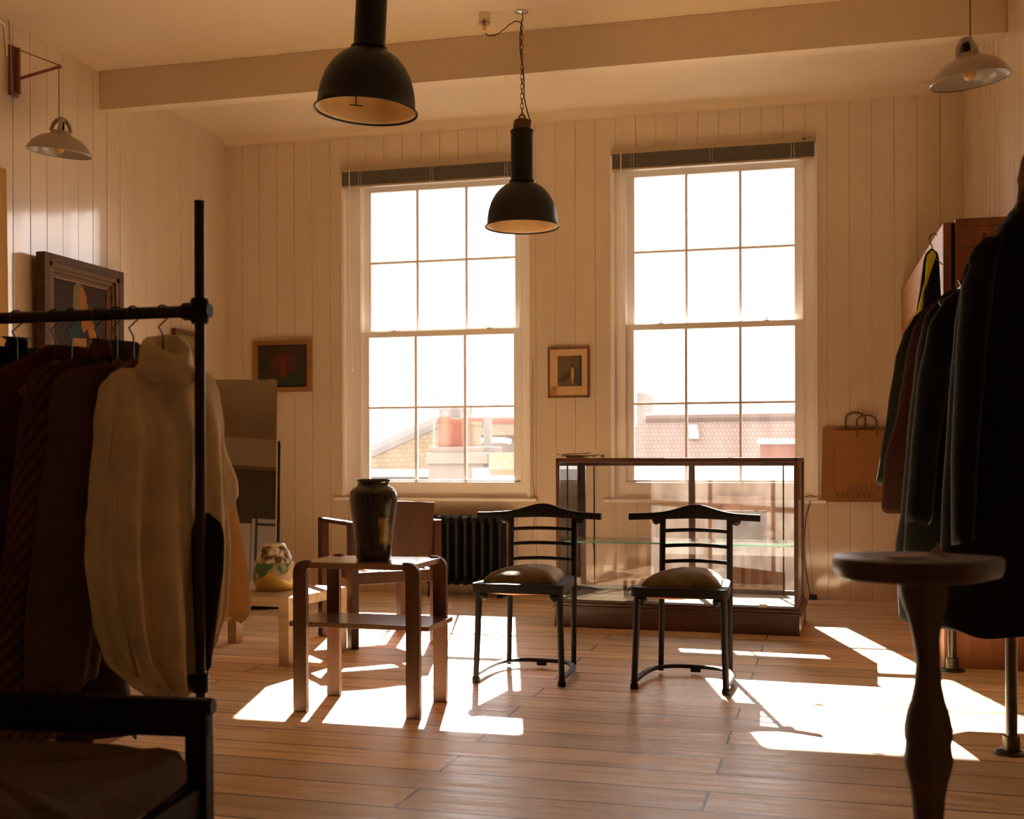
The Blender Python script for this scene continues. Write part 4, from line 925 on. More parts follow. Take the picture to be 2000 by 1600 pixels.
g = MB(); g.lathe([(a*k, b_*k) for a, b_ in ((.001, 0), (33, 0), (36, 3), (40, 16), (41.5, 28), (40.5, 42), (36, 58), (29, 74), (22, 86), (18.5, 91), (17, 91), (17, 87), (25, 60), (.001, 50))], n=48); g.build('body', mpz, pp, 60)

# ================================================================== wardrobe on the right
wy0, wy1, wx0, wh = 5.76, YB-.02, .665, 2.10
wd = thing('wardrobe', 'tall pine wardrobe with panelled side and red-brown end against right wall', 'wardrobe', (XR-.004, wy0, 0))
def WL(mb): mb.v = [tuple(Vector(p)-Vector((XR-.004, wy0, 0))) for p in mb.v]; return mb
g = MB(); g.b2((wx0+.02, wy0+.02, .02), (XR-.012, wy1, wh-.01)); WL(g).build('carcass', m_red, wd)
g = MB()                                    # long side facing the room: stiles, rails
g.b2((wx0, wy0, 0), (wx0+.022, wy0+.20, wh), .002); g.b2((wx0, wy1-.16, 0), (wx0+.022, wy1, wh), .002); g.b2((wx0, wy0+.2, wh-.26), (wx0+.022, wy1-.16, wh), .002); g.b2((wx0, wy0+.2, 0), (wx0+.022, wy1-.16, .2), .002)
WL(g).build('side_frame', m_pine, wd)
g = MB(); g.b2((wx0+.014, wy0+.19, .19), (wx0+.021, wy1-.15, wh-.25)); WL(g).build('side_panel', m_pine, wd)
g = MB(); xe = XR-.012                      # end facing the camera
g.b2((wx0, wy0-.004, 0), (wx0+.035, wy0+.02, wh), .002); g.b2((wx0+.052, wy0-.008, .161), (wx0+.11, wy0+.02, wh-.111)); g.b2((xe-.05, wy0-.008, .161), (xe, wy0+.02, wh-.111))
g.b2((wx0+.052, wy0-.009, wh-.11), (xe, wy0+.02, wh-.026), .002); g.b2((wx0+.052, wy0-.008, 0), (xe, wy0+.02, .16), .002); g.b2((wx0+.052, wy0-.012, wh-.025), (xe, wy0+.02, wh+.014), .002)
WL(g).build('end_frame', m_red, wd)
g = MB(); g.b2((wx0+.10, wy0+.004, .15), (xe-.04, wy0+.012, wh-.10)); WL(g).build('end_panel', m_red, wd)
g = MB(); g.b2((wx0+.035, wy0+.006, .01), (wx0+.052, wy0+.012, wh)); WL(g).build('hinge_strip', m_blackp, wd)
g = MB(); qx = wx0+.18; g.sphere((qx, wy0-.009, wh-.07), .012, 12, (1, .12, 1))
for i_ in range(4): g.b2((qx+.03+i_*.014, wy0-.0095, wh-.08), (qx+.038+i_*.014, wy0-.0078, wh-.062))
g.b2((qx+.028, wy0-.0095, wh-.092), (qx+.085, wy0-.0078, wh-.088)); WL(g).build('stamp', mat('faded_stamp_ink', (.10, .04, .016), rough=.7), wd)

# ================================================================== paper bags
def bag(x0, x1, zt, zb, yoff, label, txt, tz, th, depth=.035):
    r = thing('paper_bag', label, 'bag', ((x0+x1)/2, YB-yoff, zt), 0, 'kraft carrier bags on the wall'); hw_ = (x1-x0)/2; H = zt-zb
    g = MB(); g.prism([(-hw_, 0), (hw_, 0), (hw_+.006, -H*.5), (hw_-.004, -H), (-hw_-.012, -H), (-hw_-.006, -H*.5)], lambda a, b_, t: Vector((a, t+(-.004 if abs(b_) < 1e-6 and t < 0 else 0), b_)), -depth/2, depth/2); g.build('bag_body', m_kraft, r)
    for yy in (-depth/2-.004, depth/2-.002):
        g = MB(); w_ = .062; pts = [(-w_, yy, -.05), (-w_*1.02, yy, 0.03)]
        for i_ in range(9): a = PI-PI*i_/8; pts.append((w_*math.cos(a)*1.02, yy+.002, .055+.045*math.sin(a)))
        pts += [(w_*1.02, yy, .03), (w_, yy, -.05)]; g.tube(pts, .006, 8); g.build('handle', mat('twisted_handle', (.16, .07, .025), rough=.8), r, True)
    if txt: lettering(txt, r, tz-zt, th, -depth/2-.0012, -hw_*.62)
    return r
def lettering(txt, par, z, h, y, x):
    """serif capitals drawn as thin printed strokes"""
    g = MB()
    def st(pts, t=.10):
        g.tube([(x+px*h*.72, y, z+pz*h) for px, pz in pts], t*h, 5, True, .25, Vector((0, 1, 0)) if False else None)
    def bar(x0, z0, x1, z1): g.b2((x+x0*h*.72, y-.0006, z+z0*h), (x+x1*h*.72, y+.0004, z+z1*h))
    def ser(px, pz, w_=.17): bar(px-w_, pz-.03, px+w_, pz+.03)
    for ch in txt:
        if ch == 'S':
            P = []
            for i_ in range(15):
                t = i_/14; a = t*2*PI; P.append((.5+.30*math.cos(a*.75+.35) if t < .5 else .5-.30*math.cos((1-t)*2*PI*.75+.35), .76+.20*math.sin(a*.75+.35) if t < .5 else .24-.20*math.sin((1-t)*2*PI*.75+.35)))
            st(P, .055); bar(.72, .72, .78, .95); bar(.20, .05, .26, .28)
        elif ch == 'U':
            bar(.16, .3, .28, 1); bar(.74, .3, .79, 1); ser(.22, 1); ser(.76, 1); st([(.22, .32), (.26, .12), (.42, .02), (.6, .03), (.74, .14), (.765, .32)], .045)
        elif ch == 'N':
            bar(.16, 0, .21, 1); bar(.80, 0, .85, 1); ser(.19, 0, .14); ser(.16, 1, .12); ser(.82, 1, .14); st([(.18, .98), (.83, .02)], .065)
        elif ch == 'L':
            bar(.2, 0, .32, 1); ser(.26, 1); bar(.12, -.03, .82, .03); bar(.78, 0, .83, .24)
        elif ch == 'E':
            bar(.2, 0, .32, 1); bar(.12, .97, .78, 1.03); bar(.12, -.03, .82, .03); bar(.3, .49, .62, .54); bar(.74, .8, .78, 1); bar(.78, 0, .82, .2); bar(.60, .4, .64, .63)
        x += h*1.0
    g.build('printed_name', m_ink, par)
bA = onY(1607, 836, YB); bB = onY(1604, 980, YB); bC = onY(1632, 836, YB); bD = onY(1745, 975, YB)
bag(bA.x, onY(1735, 836, YB).x, bA.z, bB.z, .022, 'kraft paper bag behind, its name half covered, hung on brass hook', 'SUNLESS', onY(1640, 972, YB).z-.0, .034, .03)
bag(bC.x, onY(1752, 836, YB).x, onY(1660, 841, YB).z, onY(1660, 969, YB).z+.03, .062, 'front kraft paper bag with full printed name hung on brass hook', 'SUNLESS', onY(1650, 957, YB).z, .036, .03)
q = onY(1680, 806, YB); g = MB(); g.tube([(0, 0, 0), (0, -.05, 0), (0, -.085, .006), (0, -.09, .02)], .005, 8); g.lathe([(.001, 0), (.016, 0), (.014, -.006), (.001, -.008)], (0, 0, 0), 16, rot=Rx(math.radians(-90))); o = g.build('wall_hook', m_brass, None, True); o.location = (q.x, YB-.002, q.z-.006); tag(o, 'small brass hook on back wall holding the paper bags', 'hook')

# ================================================================== garments
def cloth(name, c, rough=.9, col2=None, trans=0.0, stripe=None, knit=0.0, sheen=.06):
    m = mat(name, c, rough=rough, col2=col2 or tuple(a*.8 for a in c), vscale=14, bump=.25, bscale=90, sheen=sheen, alpha_trans=trans)
    m.node_tree.nodes['Principled BSDF'].inputs['Specular IOR Level'].default_value = 0.1
    if stripe or knit:
        nt = m.node_tree; N = nt.nodes; L = nt.links; b = N['Principled BSDF']; tc = N.new('ShaderNodeTexCoord')
        mp = N.new('ShaderNodeMapping'); L.new(tc.outputs['UV'], mp.inputs[0])
        wv_ = N.new('ShaderNodeTexWave'); wv_.inputs['Distortion'].default_value = 1.0; L.new(mp.outputs[0], wv_.inputs[0])
        if stripe:
            kind, scale, sc2, lo = stripe; wv_.bands_direction = kind; wv_.inputs['Scale'].default_value = scale; wv_.inputs['Distortion'].default_value = .4
            r_ = N.new('ShaderNodeMapRange'); r_.inputs[1].default_value = lo; r_.inputs[2].default_value = min(1, lo+.08); L.new(wv_.outputs[0], r_.inputs[0])
            old = b.inputs['Base Color'].links[0].from_socket; mx_ = N.new('ShaderNodeMix'); mx_.data_type = 'RGBA'; L.new(r_.outputs[0], mx_.inputs[0]); L.new(old, mx_.inputs[6]); mx_.inputs[7].default_value = (*sc2, 1); L.new(mx_.outputs[2], b.inputs['Base Color'])
        if knit:
            wv_.inputs['Scale'].default_value = knit; bp_n = N.new('ShaderNodeBump'); bp_n.inputs['Strength'].default_value = .25; bp_n.inputs['Distance'].default_value = .004; L.new(wv_.outputs[0], bp_n.inputs['Height']); L.new(bp_n.outputs[0], b.inputs['Normal'])
    return m
def interp(rows, y):
    if y <= rows[0][0]: return rows[0][1:]
    for i in range(len(rows)-1):
        a, b = rows[i], rows[i+1]
        if y <= b[0]:
            t = (y-a[0])/(b[0]-a[0]); t2 = t*t*(3-2*t)*.4+t*.6
            return [a[j]+(b[j]-a[j])*t2 for j in range(1, len(a))]
    return rows[-1][1:]
def garment(name, rows, d, phi, b, m, par=None, folds=6, amp=.10, seed=1, nr=34, nseg=64, hem_wave=.012, origin=None, twist=0.0, sharp=0.0, crease=0.0):
    """a hanging cloth volume; rows = (photo y, x left, x right) of its outline at depth d; phi = how far it is turned from facing the camera"""
    rnd = random.Random(seed); ph = [rnd.uniform(0, 6.28) for _ in range(6)]; rings = []; y0_, y1_ = rows[0][0], rows[-1][0]; L0 = y1_-y0_
    for i in range(nr+1):
        t = i/nr; py = y0_+L0*t; xl, xr = interp(rows, py)[:2]; p = max(.5, (xr-xl)/2)*d/FPX; cx_ = ((xl+xr)/2-CX)*d/FPX; z = EYE+(HY-py)*d/FPX
        bb = min(b*(.25+.75*min(1, t*5)), p*1.6); cph, sph = math.cos(phi), math.sin(phi)
        a_ = math.sqrt(max(p*p-(bb*sph)**2, (p*.35)**2))/max(.25, cph); ring = []
        g_ = amp*min(1, .15+t*1.25)
        for k in range(nseg):
            an = 2*PI*k/nseg; f = 1+g_*(math.sin(folds*an+ph[0]+1.5*t)*.55+math.sin((folds+3)*an+ph[1]-2.0*t)*.35+math.sin((folds*2+1)*an+ph[2]+t)*.2)*(.25+.75*abs(math.sin(an)))
            if crease:
                c_ = abs(math.sin(folds*an*.5+ph[5]+.5*math.sin(2.2*t)+t*.8)); c2_ = abs(math.sin((folds*.5+2)*an+ph[0]-1.1*t))
                f += crease*min(1, .1+t*1.5)*((c_**.6-.62)*.7+(c2_**.7-.6)*.4)
            lx = a_*math.cos(an); ly = bb*math.sin(an)*f + bb*.35*(f-1)*4*abs(math.cos(an))*0
            X = cx_+lx*cph-ly*sph; D = d+lx*sph+ly*cph; zz = z+(hem_wave*math.sin(3*an+ph[3])+.5*hem_wave*math.sin(7*an+ph[4]))*(t**3)
            v = C(X, D, zz); ring.append(v-origin if origin is not None else v)
        rings.append(ring)
    g = MB(); g.rings(rings, True); o = g.build(name, m, par, -1); me = o.data; uv = me.uv_layers.new(); n = nseg
    for pg in me.polygons:
        vi = list(pg.vertices); ks = [v % n for v in vi]; wrap = max(ks)-min(ks) > n/2
        for li, v_ in zip(pg.loop_indices, vi):
            k = v_ % n; k = k+n if (wrap and k < n/2) else k
            uv.data[li].uv = (k/n, (v_//n)/nr)
    return o
m_hang = wood('dark_hanger_wood', (.16, .06, .025), (.10, .035, .015), .4, 'X')
def hanger(p, yaw, label, neck_drop=.10, w_=.20, group='clothes hangers on the left rail', mt=None, rr=.0175):
    """p = point on the rail axis"""
    r = thing('clothes_hanger', label, 'hanger', p, yaw, group)
    g = MB(); pts = []
    for i in range(11): a = PI*1.05-PI*1.35*i/10; pts.append((0.0, -(rr+.003)*math.cos(a), (rr+.003)*math.sin(a)))
    pts = [(0, q[1], q[2]) for q in pts]; pts += [(0, .012, -.035), (0, .0, -.055), (0, 0, -neck_drop)]
    g.tube(pts, .0022, 8); g.build('hook', m_wire, r, True)
    g = MB(); g.tube([(0, -w_, -neck_drop-.075), (0, -w_*.5, -neck_drop-.03), (0, 0, -neck_drop), (0, w_*.5, -neck_drop-.03), (0, w_, -neck_drop-.075)], [.010, .012, .014, .012, .010], 8, True, .7); g.build('shoulder_bar', mt or m_hang, r, True)
    return r

# ---- left rail
dP = 2.72; post = atD(391, HY, dP); zR = EYE+(HY-606)*dP/FPX
rk = thing('clothes_rail', 'dark pipe clothes rail with upright post at left foreground', 'clothes rail', (post.x, post.y, 0), 0)
rl = C((0-CX)*2.83/FPX, 2.83); vv = Vector((rl.x-post.x, rl.y-post.y, 0)).normalized()
zL = EYE+(HY-619)*2.83/FPX; Llen = 1.35; slope = (zL-zR)/((rl-Vector((post.x, post.y, 0))).length)
ztop_ = EYE+(HY-394)*dP/FPX
g = MB(); g.tube([(0, 0, .02), (0, 0, ztop_)], .0123, 20); g.lathe([(.001, .006), (.0123, .004), (.0123, 0)], (0, 0, ztop_), 20); g.build('post', m_dsteel, rk, True)
g = MB(); g.tube([Vector((0, 0, zR)), vv*Llen+Vector((0, 0, zR+slope*Llen))], .0145, 20); g.build('rail', m_dsteel, rk, True)
g = MB(); g.tube([(0, 0, zR-.03), (0, 0, zR-.022), (0, 0, zR+.022), (0, 0, zR+.03)], [.019, .022, .022, .019], 20); g.tube([vv*0.0+Vector((0, 0, zR)), vv*.038+Vector((0, 0, zR)), vv*.048+Vector((0, 0, zR))], [.0215, .0215, .015], 20); g.tube([-vv*.026+Vector((0, 0, zR)), -vv*.0+Vector((0, 0, zR))], [.017, .02], 16); g.build('tee_fitting', m_blackp, rk, True)
g = MB(); g.tube([vv*Llen, vv*Llen+Vector((0, 0, zR+slope*Llen+.2))], .0123, 16); g.build('post', m_dsteel, rk, True)
zz_ = EYE+(HY-1332)*dP/FPX
g = MB(); g.tube([Vector((0, 0, zz_-.022)), Vector((0, 0, zz_+.022))], .019, 16); g.tube([Vector((0, 0, zz_)), vv*.03+Vector((0, 0, zz_+.004)), vv*.045+Vector((0, 0, zz_-.006))], [.018, .015, .012], 10); g.build('lower_clamp', m_blackp, rk, True)
for k_ in (0, Llen):
    g = MB(); q_ = vv*k_; g.lathe([(.045, 0), (.045, .006), (.02, .012), (.018, .035), (.0123, .036)], q_, 24); g.build('floor_flange', m_dsteel, rk, True)
def railpt(px):                             # point on the left rail that shows at photo x = px
    best = None
    for i in range(400):
        p = Vector((post.x, post.y, 0))+vv*(i*Llen/400); X = p.dot(_r); D = p.dot(_f)
        e = abs(CX+X/D*FPX-px)
        if best is None or e < best[0]: best = (e, p, i*Llen/400)
    p = best[1].copy(); p.z = zR+slope*best[2]+.0; return p
hy_ = math.radians(152)
for px, lab in ((320, 'hanger of the cream roll-neck, nearest the rail post'), (262, 'hanger of the dark brown blazer, second from rail post'), (228, 'hanger of the olive brown coat, third from rail post'), (195, 'hanger of the striped knit on the left rail'), (140, 'hanger of the maroon jacket on the left rail'), (108, 'hanger of the dark maroon cardigan on the left rail'), (33, 'leftmost hanger with dark collar, of the green jumper')):
    p = railpt(px); hanger(p, hy_, lab, .118 if px != 320 else .145, .085, rr=.0145)
mk_cream = cloth('cream_wool_knit', (.88, .74, .50), trans=.12, knit=60, sheen=.2)
mk_brown = cloth('dark_brown_wool', (.035, .020, .011)); mk_olive = cloth('olive_brown_wool', (.10, .062, .026)); mk_strip = cloth('striped_knit', (.10, .055, .03), stripe=('DIAGONAL', 13, (.055, .03, .018), .5)); mk_mar = cloth('maroon_wool', (.10, .03, .017)); mk_green = cloth('bottle_green_wool', (.007, .045, .017)); mk_dark = cloth('black_brown_wool', (.016, .010, .006))
phiL = math.radians(48)
def gthing(name, label, cat, px, d, z, group): p = atD(px, HY, d); p.z = z; return thing(name, label, cat, p, 0, group)
GL = 'clothes on the left rail'
# green jumper, maroon, striped, olive, brown, cream - far left to near post
t_ = gthing('jumper', 'bottle green jumper, leftmost on the left rail', 'jumper', 20, 2.86, .9, GL); o0 = Vector(t_.location)
garment('body', [(676, 0, 62), (690, -60, 80), (760, -90, 90), (1000, -100, 90), (1290, -100, 85)], 2.90, phiL, .07, mk_green, t_, seed=3, origin=o0)
garment('collar', [(656, 10, 56), (664, 6, 60), (684, 2, 62)], 2.88, phiL, .05, mk_dark, t_, seed=2, nr=6, origin=o0, amp=.02)
t_ = gthing('cardigan', 'maroon cardigan hanging between green jumper and striped knit', 'cardigan', 60, 2.82, .9, GL); o0 = Vector(t_.location)
garment('body', [(674, 104, 165), (690, 84, 170), (708, 54, 174), (735, 14, 178), (790, -50, 180), (1000, -80, 180), (1320, -80, 170)], 2.84, phiL, .06, mk_mar, t_, seed=5, origin=o0)
t_ = gthing('striped_jumper', 'dark striped knit jumper with ribbed roll neck on left rail', 'jumper', 130, 2.80, .9, GL); o0 = Vector(t_.location)
garment('body', [(700, 150, 205), (716, 95, 215), (745, 82, 220), (850, 60, 215), (1000, 40, 190), (1200, 10, 150), (1440, -30, 130)], 2.76, phiL, .06, mk_strip, t_, seed=8, origin=o0)
garment('roll_neck', [(660, 182, 214), (668, 174, 220), (690, 172, 222), (704, 176, 220)], 2.76, phiL, .05, cloth('rib_knit', (.13, .065, .035), stripe=('X', 9, (.06, .028, .018), .5)), t_, seed=2, nr=8, origin=o0, amp=.02)
t_ = gthing('wool_coat', 'olive brown wool coat hanging left of the cream roll-neck', 'coat', 180, 2.72, .9, GL); o0 = Vector(t_.location)
garment('body', [(706, 196, 216), (722, 150, 235), (750, 122, 250), (850, 108, 240), (1000, 90, 230), (1200, 66, 200), (1328, 60, 180)], 2.74, phiL, .06, mk_olive, t_, seed=11, origin=o0)
t_ = gthing('blazer', 'very dark brown blazer directly behind the cream roll-neck', 'blazer', 250, 2.9, .9, GL); o0 = Vector(t_.location)
garment('body', [(664, 215, 262), (672, 205, 280), (720, 180, 285), (850, 172, 240), (1050, 150, 215), (1250, 140, 230), (1440, 125, 250)], 2.86, phiL, .05, mk_brown, t_, seed=14, origin=o0)
garment('sleeve', [(1000, 392, 408), (1015, 380, 428), (1045, 375, 437), (1100, 375, 436), (1200, 378, 424), (1297, 382, 412)], 2.74, math.radians(12), .022, mk_dark, t_, seed=15, origin=o0, amp=.04, nr=16)
# cream roll-neck
t_ = gthing('roll_neck_sweater', 'cream wool roll-neck sweater with drooping sleeves hanging nearest the rail post', 'sweater', 330, 2.78, .9, GL); o0 = Vector(t_.location)
garment('body', [(722, 262, 392), (732, 246, 398), (760, 226, 406), (830, 214, 416), (950, 205, 420), (1080, 200, 424), (1200, 212, 420), (1270, 226, 404), (1330, 262, 372), (1352, 290, 330)], 2.76, phiL, .075, mk_cream, t_, seed=21, origin=o0, folds=9, amp=.2, crease=1.2, nr=60, nseg=110, hem_wave=.02)
garment('sleeve', [(728, 238, 262), (745, 224, 268), (850, 196, 262), (960, 176, 250), (1015, 168, 246), (1080, 176, 250), (1200, 203, 262), (1290, 226, 280), (1312, 236, 284)], 2.68, math.radians(25), .05, mk_cream, t_, seed=22, origin=o0, folds=6, amp=.12, crease=.5, nr=40)
garment('sleeve', [(755, 378, 402), (800, 376, 416), (880, 376, 442), (940, 378, 462), (965, 380, 464), (1000, 384, 448), (1010, 392, 438)], 2.87, math.radians(20), .04, mk_cream, t_, seed=23, origin=o0, folds=4, amp=.1, nr=30)
garment('back_hem', [(930, 400, 452), (975, 402, 458), (1060, 404, 474), (1130, 405, 484), (1190, 406, 487), (1204, 412, 470)], 2.96, math.radians(20), .035, cloth('cream_wool_backlit', (.74, .50, .24), trans=.6, knit=60, sheen=.5), t_, seed=24, origin=o0, folds=4, amp=.1, nr=30)  # ochre copy of the cream wool, its backlit look put into the colour
# roll neck: collar folded over, with rib below
def ringz(px0, px1, py, d, phi, b, n=48, tilt=0.0, fold=0, dip=0.0):
    p = (px1-px0)/2*d/FPX; cx_ = ((px0+px1)/2-CX)*d/FPX; z = EYE+(HY-py)*d/FPX; a_ = math.sqrt(max(p*p-(b*math.sin(phi))**2, (p*.5)**2))/math.cos(phi); out = []
    for k in range(n):
        an = 2*PI*k/n; f = 1+fold*math.cos(3*an); lx, ly = a_*math.cos(an)*f, b*math.sin(an)*f; X = cx_+lx*math.cos(phi)-ly*math.sin(phi); D = d+lx*math.sin(phi)+ly*math.cos(phi); out.append(C(X, D, z+tilt*math.sin(an)+.006*math.sin(2*an+1)-dip*max(0, math.cos(an+math.radians(62)))**2)-o0)
    return out
ph_ = math.radians(30); g = MB()
g.rings([ringz(278, 380, 738, 2.75, ph_, .062, tilt=-.01), ringz(276, 378, 722, 2.75, ph_, .064), ringz(272, 376, 705, 2.75, ph_, .068), ringz(274, 374, 684, 2.75, ph_, .066, tilt=.006), ringz(280, 370, 670, 2.75, ph_, .060, tilt=.016, dip=.006), ringz(288, 362, 665, 2.75, ph_, .053, tilt=.024, dip=.010), ringz(296, 354, 668, 2.75, ph_, .044, tilt=.028, dip=.012), ringz(301, 349, 682, 2.75, ph_, .038, tilt=.026, dip=.012), ringz(306, 345, 715, 2.75, ph_, .032, tilt=.01)], False)
g.build('roll_neck', mk_cream, t_, -1)
g = MB(); n = 72; rg = []
for j, (x0_, x1_, py, bb) in enumerate(((270, 380, 714, .078), (258, 386, 727, .092), (258, 388, 744, .100), (268, 384, 752, .094))):
    rr_ = ringz(x0_, x1_, py, 2.76, ph_, bb, n, tilt=-.006)
    c_ = sum(rr_, Vector())/n; rg.append([c_+(v-c_)*(1+(.05 if k % 2 else -.0)*(1 if j in (1, 2) else .3)) for k, v in enumerate(rr_)])
g.rings(rg, False); g.build('neck_rib', mk_cream, t_, -1)

# ---- right rack
zr = 1.72; rx = .69; r2_ = thing('clothes_rack', 'steel pipe clothes rack with floor flanges along right wall', 'clothes rack', (rx, 4.15, 0), 0)
for y in (4.147, 5.68):
    g = MB(); g.tube([(0, y-4.15, .01), (0, y-4.15, zr)], .019, 20); g.build('post', m_steel, r2_, True)
    g = MB(); g.lathe([(.001, 0.001), (.056, 0.001), (.056, .006), (.05, .010), (.029, .014), (.027, .06), (.019, .062)], (0, y-4.15, 0), 28); g.build('floor_flange', m_steel, r2_, True)
g = MB(); g.tube([(0, 3.86-4.15, zr), (0, 5.7-4.15, zr)], .019, 20); g.build('rail', m_steel, r2_, True)
GR = 'coats on the right rack'; phR = math.radians(-14)
mc_a = cloth('charcoal_overcoat', (.008, .0075, .006), sheen=.1); mc_b = cloth('pinstripe_wool', (.009, .008, .0065), stripe=('X', 14, (.035, .03, .022), .992), sheen=.1); mc_c = cloth('dark_green_wool', (.015, .014, .007)); mc_d = cloth('rust_brown_wool', (.045, .015, .007), trans=.1); mc_e = cloth('black_jersey', (.012, .012, .008))
def coat(name, label, cat, yroom, rows, b, m, seed, extra=None, folds=7, amp=.12, col=None):
    d = yroom*cT-rx*sT*1.0; p = Vector((rx, yroom, 1.0)); t = thing(name, label, cat, p, 0, GR); o0 = Vector(t.location)
    garment('body', rows, d, phR, b, m, t, seed=seed, origin=o0, folds=folds, amp=amp, nr=48, nseg=90)
    if extra:
        for nm, rw, dd_, bb in extra: garment(nm, rw, d+dd_, phR, bb, m, t, seed=seed+50, origin=o0, folds=4, amp=.06, nr=30)
    return t
coat('long_overcoat', 'long black overcoat with raised collar, nearest on right rack', 'coat', 3.92, [(452, 1972, 2036), (462, 1930, 2080), (486, 1912, 2098), (530, 1892, 2120), (640, 1876, 2136), (800, 1864, 2150), (1000, 1852, 2160), (1236, 1843, 2170)], .10, mc_a, 31,
     [('collar', [(392, 1992, 2022), (404, 1984, 2034), (420, 1972, 2050), (452, 1950, 2066), (470, 1940, 2070)], -.01, .075), ('sleeve', [(466, 1925, 1960), (500, 1893, 1950), (515, 1900, 1945), (560, 1880, 1940), (700, 1868, 1925), (900, 1858, 1910), (1060, 1858, 1902)], -.09, .05)], amp=.10)
coat('pinstripe_coat', 'charcoal pinstripe coat behind the black overcoat on right rack', 'coat', 4.45, [(560, 1895, 1960), (572, 1868, 1990), (590, 1850, 2005), (640, 1822, 2020), (760, 1800, 2030), (900, 1788, 2040), (1075, 1775, 2048), (1228, 1800, 2040)], .10, mc_b, 33, [('sleeve', [(585, 1848, 1880), (640, 1815, 1870), (760, 1792, 1850), (900, 1778, 1830), (1020, 1768, 1820)], -.05, .045)])
coat('dark_coat', 'plain dark coat in the middle of right rack, brushing the stool top', 'coat', 4.85, [(568, 1855, 1930), (585, 1838, 1945), (620, 1812, 1965), (700, 1796, 1975), (850, 1780, 1985), (1000, 1768, 1990), (1075, 1757, 1992), (1218, 1764, 1990)], .09, mc_a, 35)
coat('brown_jacket', 'rust brown jacket with glowing edge on right rack', 'jacket', 5.12, [(594, 1825, 1915), (610, 1808, 1935), (650, 1788, 1945), (710, 1775, 1950), (800, 1762, 1955), (905, 1736, 1958), (1002, 1730, 1960)], .06, mc_d, 37)
coat('dark_green_jacket', 'dark green jacket with pale lit edge, farthest left on right rack', 'jacket', 5.45, [(606, 1806, 1890), (620, 1790, 1905), (655, 1770, 1915), (700, 1756, 1920), (800, 1741, 1925), (900, 1726, 1925), (944, 1719, 1925)], .06, mc_c, 39, None, 6, .06)
for y, lab in ((3.92, 'hanger of the black overcoat'), (4.45, 'hanger of the pinstripe coat'), (4.85, 'hanger of the plain dark coat'), (5.12, 'hanger of the rust brown jacket'), (5.45, 'wooden hanger with bright clip, of the dark green jacket')):
    hanger(Vector((rx, y, zr)), math.radians(90), lab, .09, .19, 'clothes hangers on the right rack')
fs = thing('fur_stole', 'brown fur stole hanging at right photo edge above the overcoat collar', 'stole', atD(2012, 365, 3.45)); o0 = Vector(fs.location)
garment('body', [(306, 2001, 2030), (322, 1996, 2034), (352, 1990, 2036), (366, 1992, 2036), (392, 1989, 2036), (408, 1988, 2036)], 3.47, phR, .04, cloth('brown_fur', (.16, .075, .025), col2=(.05, .025, .01)), fs, seed=61, origin=o0, folds=9, amp=.3, nr=24)
# jacket with yellow lining on wardrobe side
jy = 6.28; jp = onX(1822, 600, wx0-.05); jd = jp.dot(_f)
jk = thing('lined_jacket', 'black jacket showing acid yellow lining hung on wardrobe side', 'jacket', jp); o0 = Vector(jp)
garment('body', [(489, 1818, 1824), (498, 1810, 1832), (512, 1806, 1834), (560, 1800, 1836), (610, 1793, 1838), (640, 1789, 1838), (760, 1784, 1840)], jd, math.radians(-20), .03, mc_e, jk, seed=71, origin=o0, folds=5, amp=.15)
garment('lining', [(492, 1820, 1825), (502, 1813, 1829), (520, 1810, 1823), (548, 1808, 1815), (575, 1801, 1806), (600, 1795, 1804), (632, 1787, 1800), (660, 1785, 1796)], jd-.045, math.radians(-20), .012, cloth('acid_yellow_lining', (.62, .60, .03)), jk, seed=72, origin=o0, folds=3, amp=.1)
hk = thing('wire_hanger', 'thin wire hanger hooked on the wardrobe top holding lined jacket', 'hanger', jp); g = MB(); pts = []
for px, py in ((1830, 459), (1825, 456), (1819, 458), (1815, 465), (1816, 473), (1820, 480), (1821, 490), (1821, 500)): pts.append(atD(px, py, jd)-o0)
g.tube(pts, .003, 6); g.tube([pts[-1], pts[-1]+Vector((.03, -.12, -.06))], .003, 6); g.build('hook', m_wire, hk, True)

# ================================================================== foreground seat and stool
dB = 2.32; pr_ = atD(388, HY, dB); zt = EYE+(HY-1366)*dB/FPX; zb_ = EYE+(HY-1440)*dB/FPX; byaw = math.radians(14-9)
bn = thing('dark_side_chair', 'dark wooden chair with padded olive seat in lower left foreground', 'chair', (pr_.x, pr_.y, 0), byaw)
m_bench = wood('dark_oak', (.016, .011, .006), (.010, .007, .004), .5, 'X'); dull(['dark_oak'], .12); bw_ = .62; bd_ = .50
for x in (0, -bw_): 
    g = MB(); g.box((x, 0, zt/2), (.046, .04, zt), None, .006); g.build('back_leg', m_bench, bn)
    g = MB(); g.box((x+(.012 if x == 0 else -.012), -bd_, .19), (.045, .045, .38), None, .006); g.build('front_leg', m_bench, bn)
g = MB(); g.box((-bw_/2, 0, (zt+zb_)/2+.004), (bw_+.05, .034, zt-zb_), None, .010); g.tube([(.03, 0, zt-.012), (-bw_-.03, 0, zt-.012)], .016, 12); g.build('crest_rail', m_bench, bn, True)
for y in (0, -bd_): g = MB(); g.box((-bw_/2, y, .31), (bw_, .03, .06), None, .003); g.build('seat_rail', m_bench, bn)
for x in (0, -bw_): g = MB(); g.box((x-.004, -bd_/2, .31), (.03, bd_, .06), None, .003); g.build('seat_rail', m_bench, bn)
g = MB(); rings = []; 
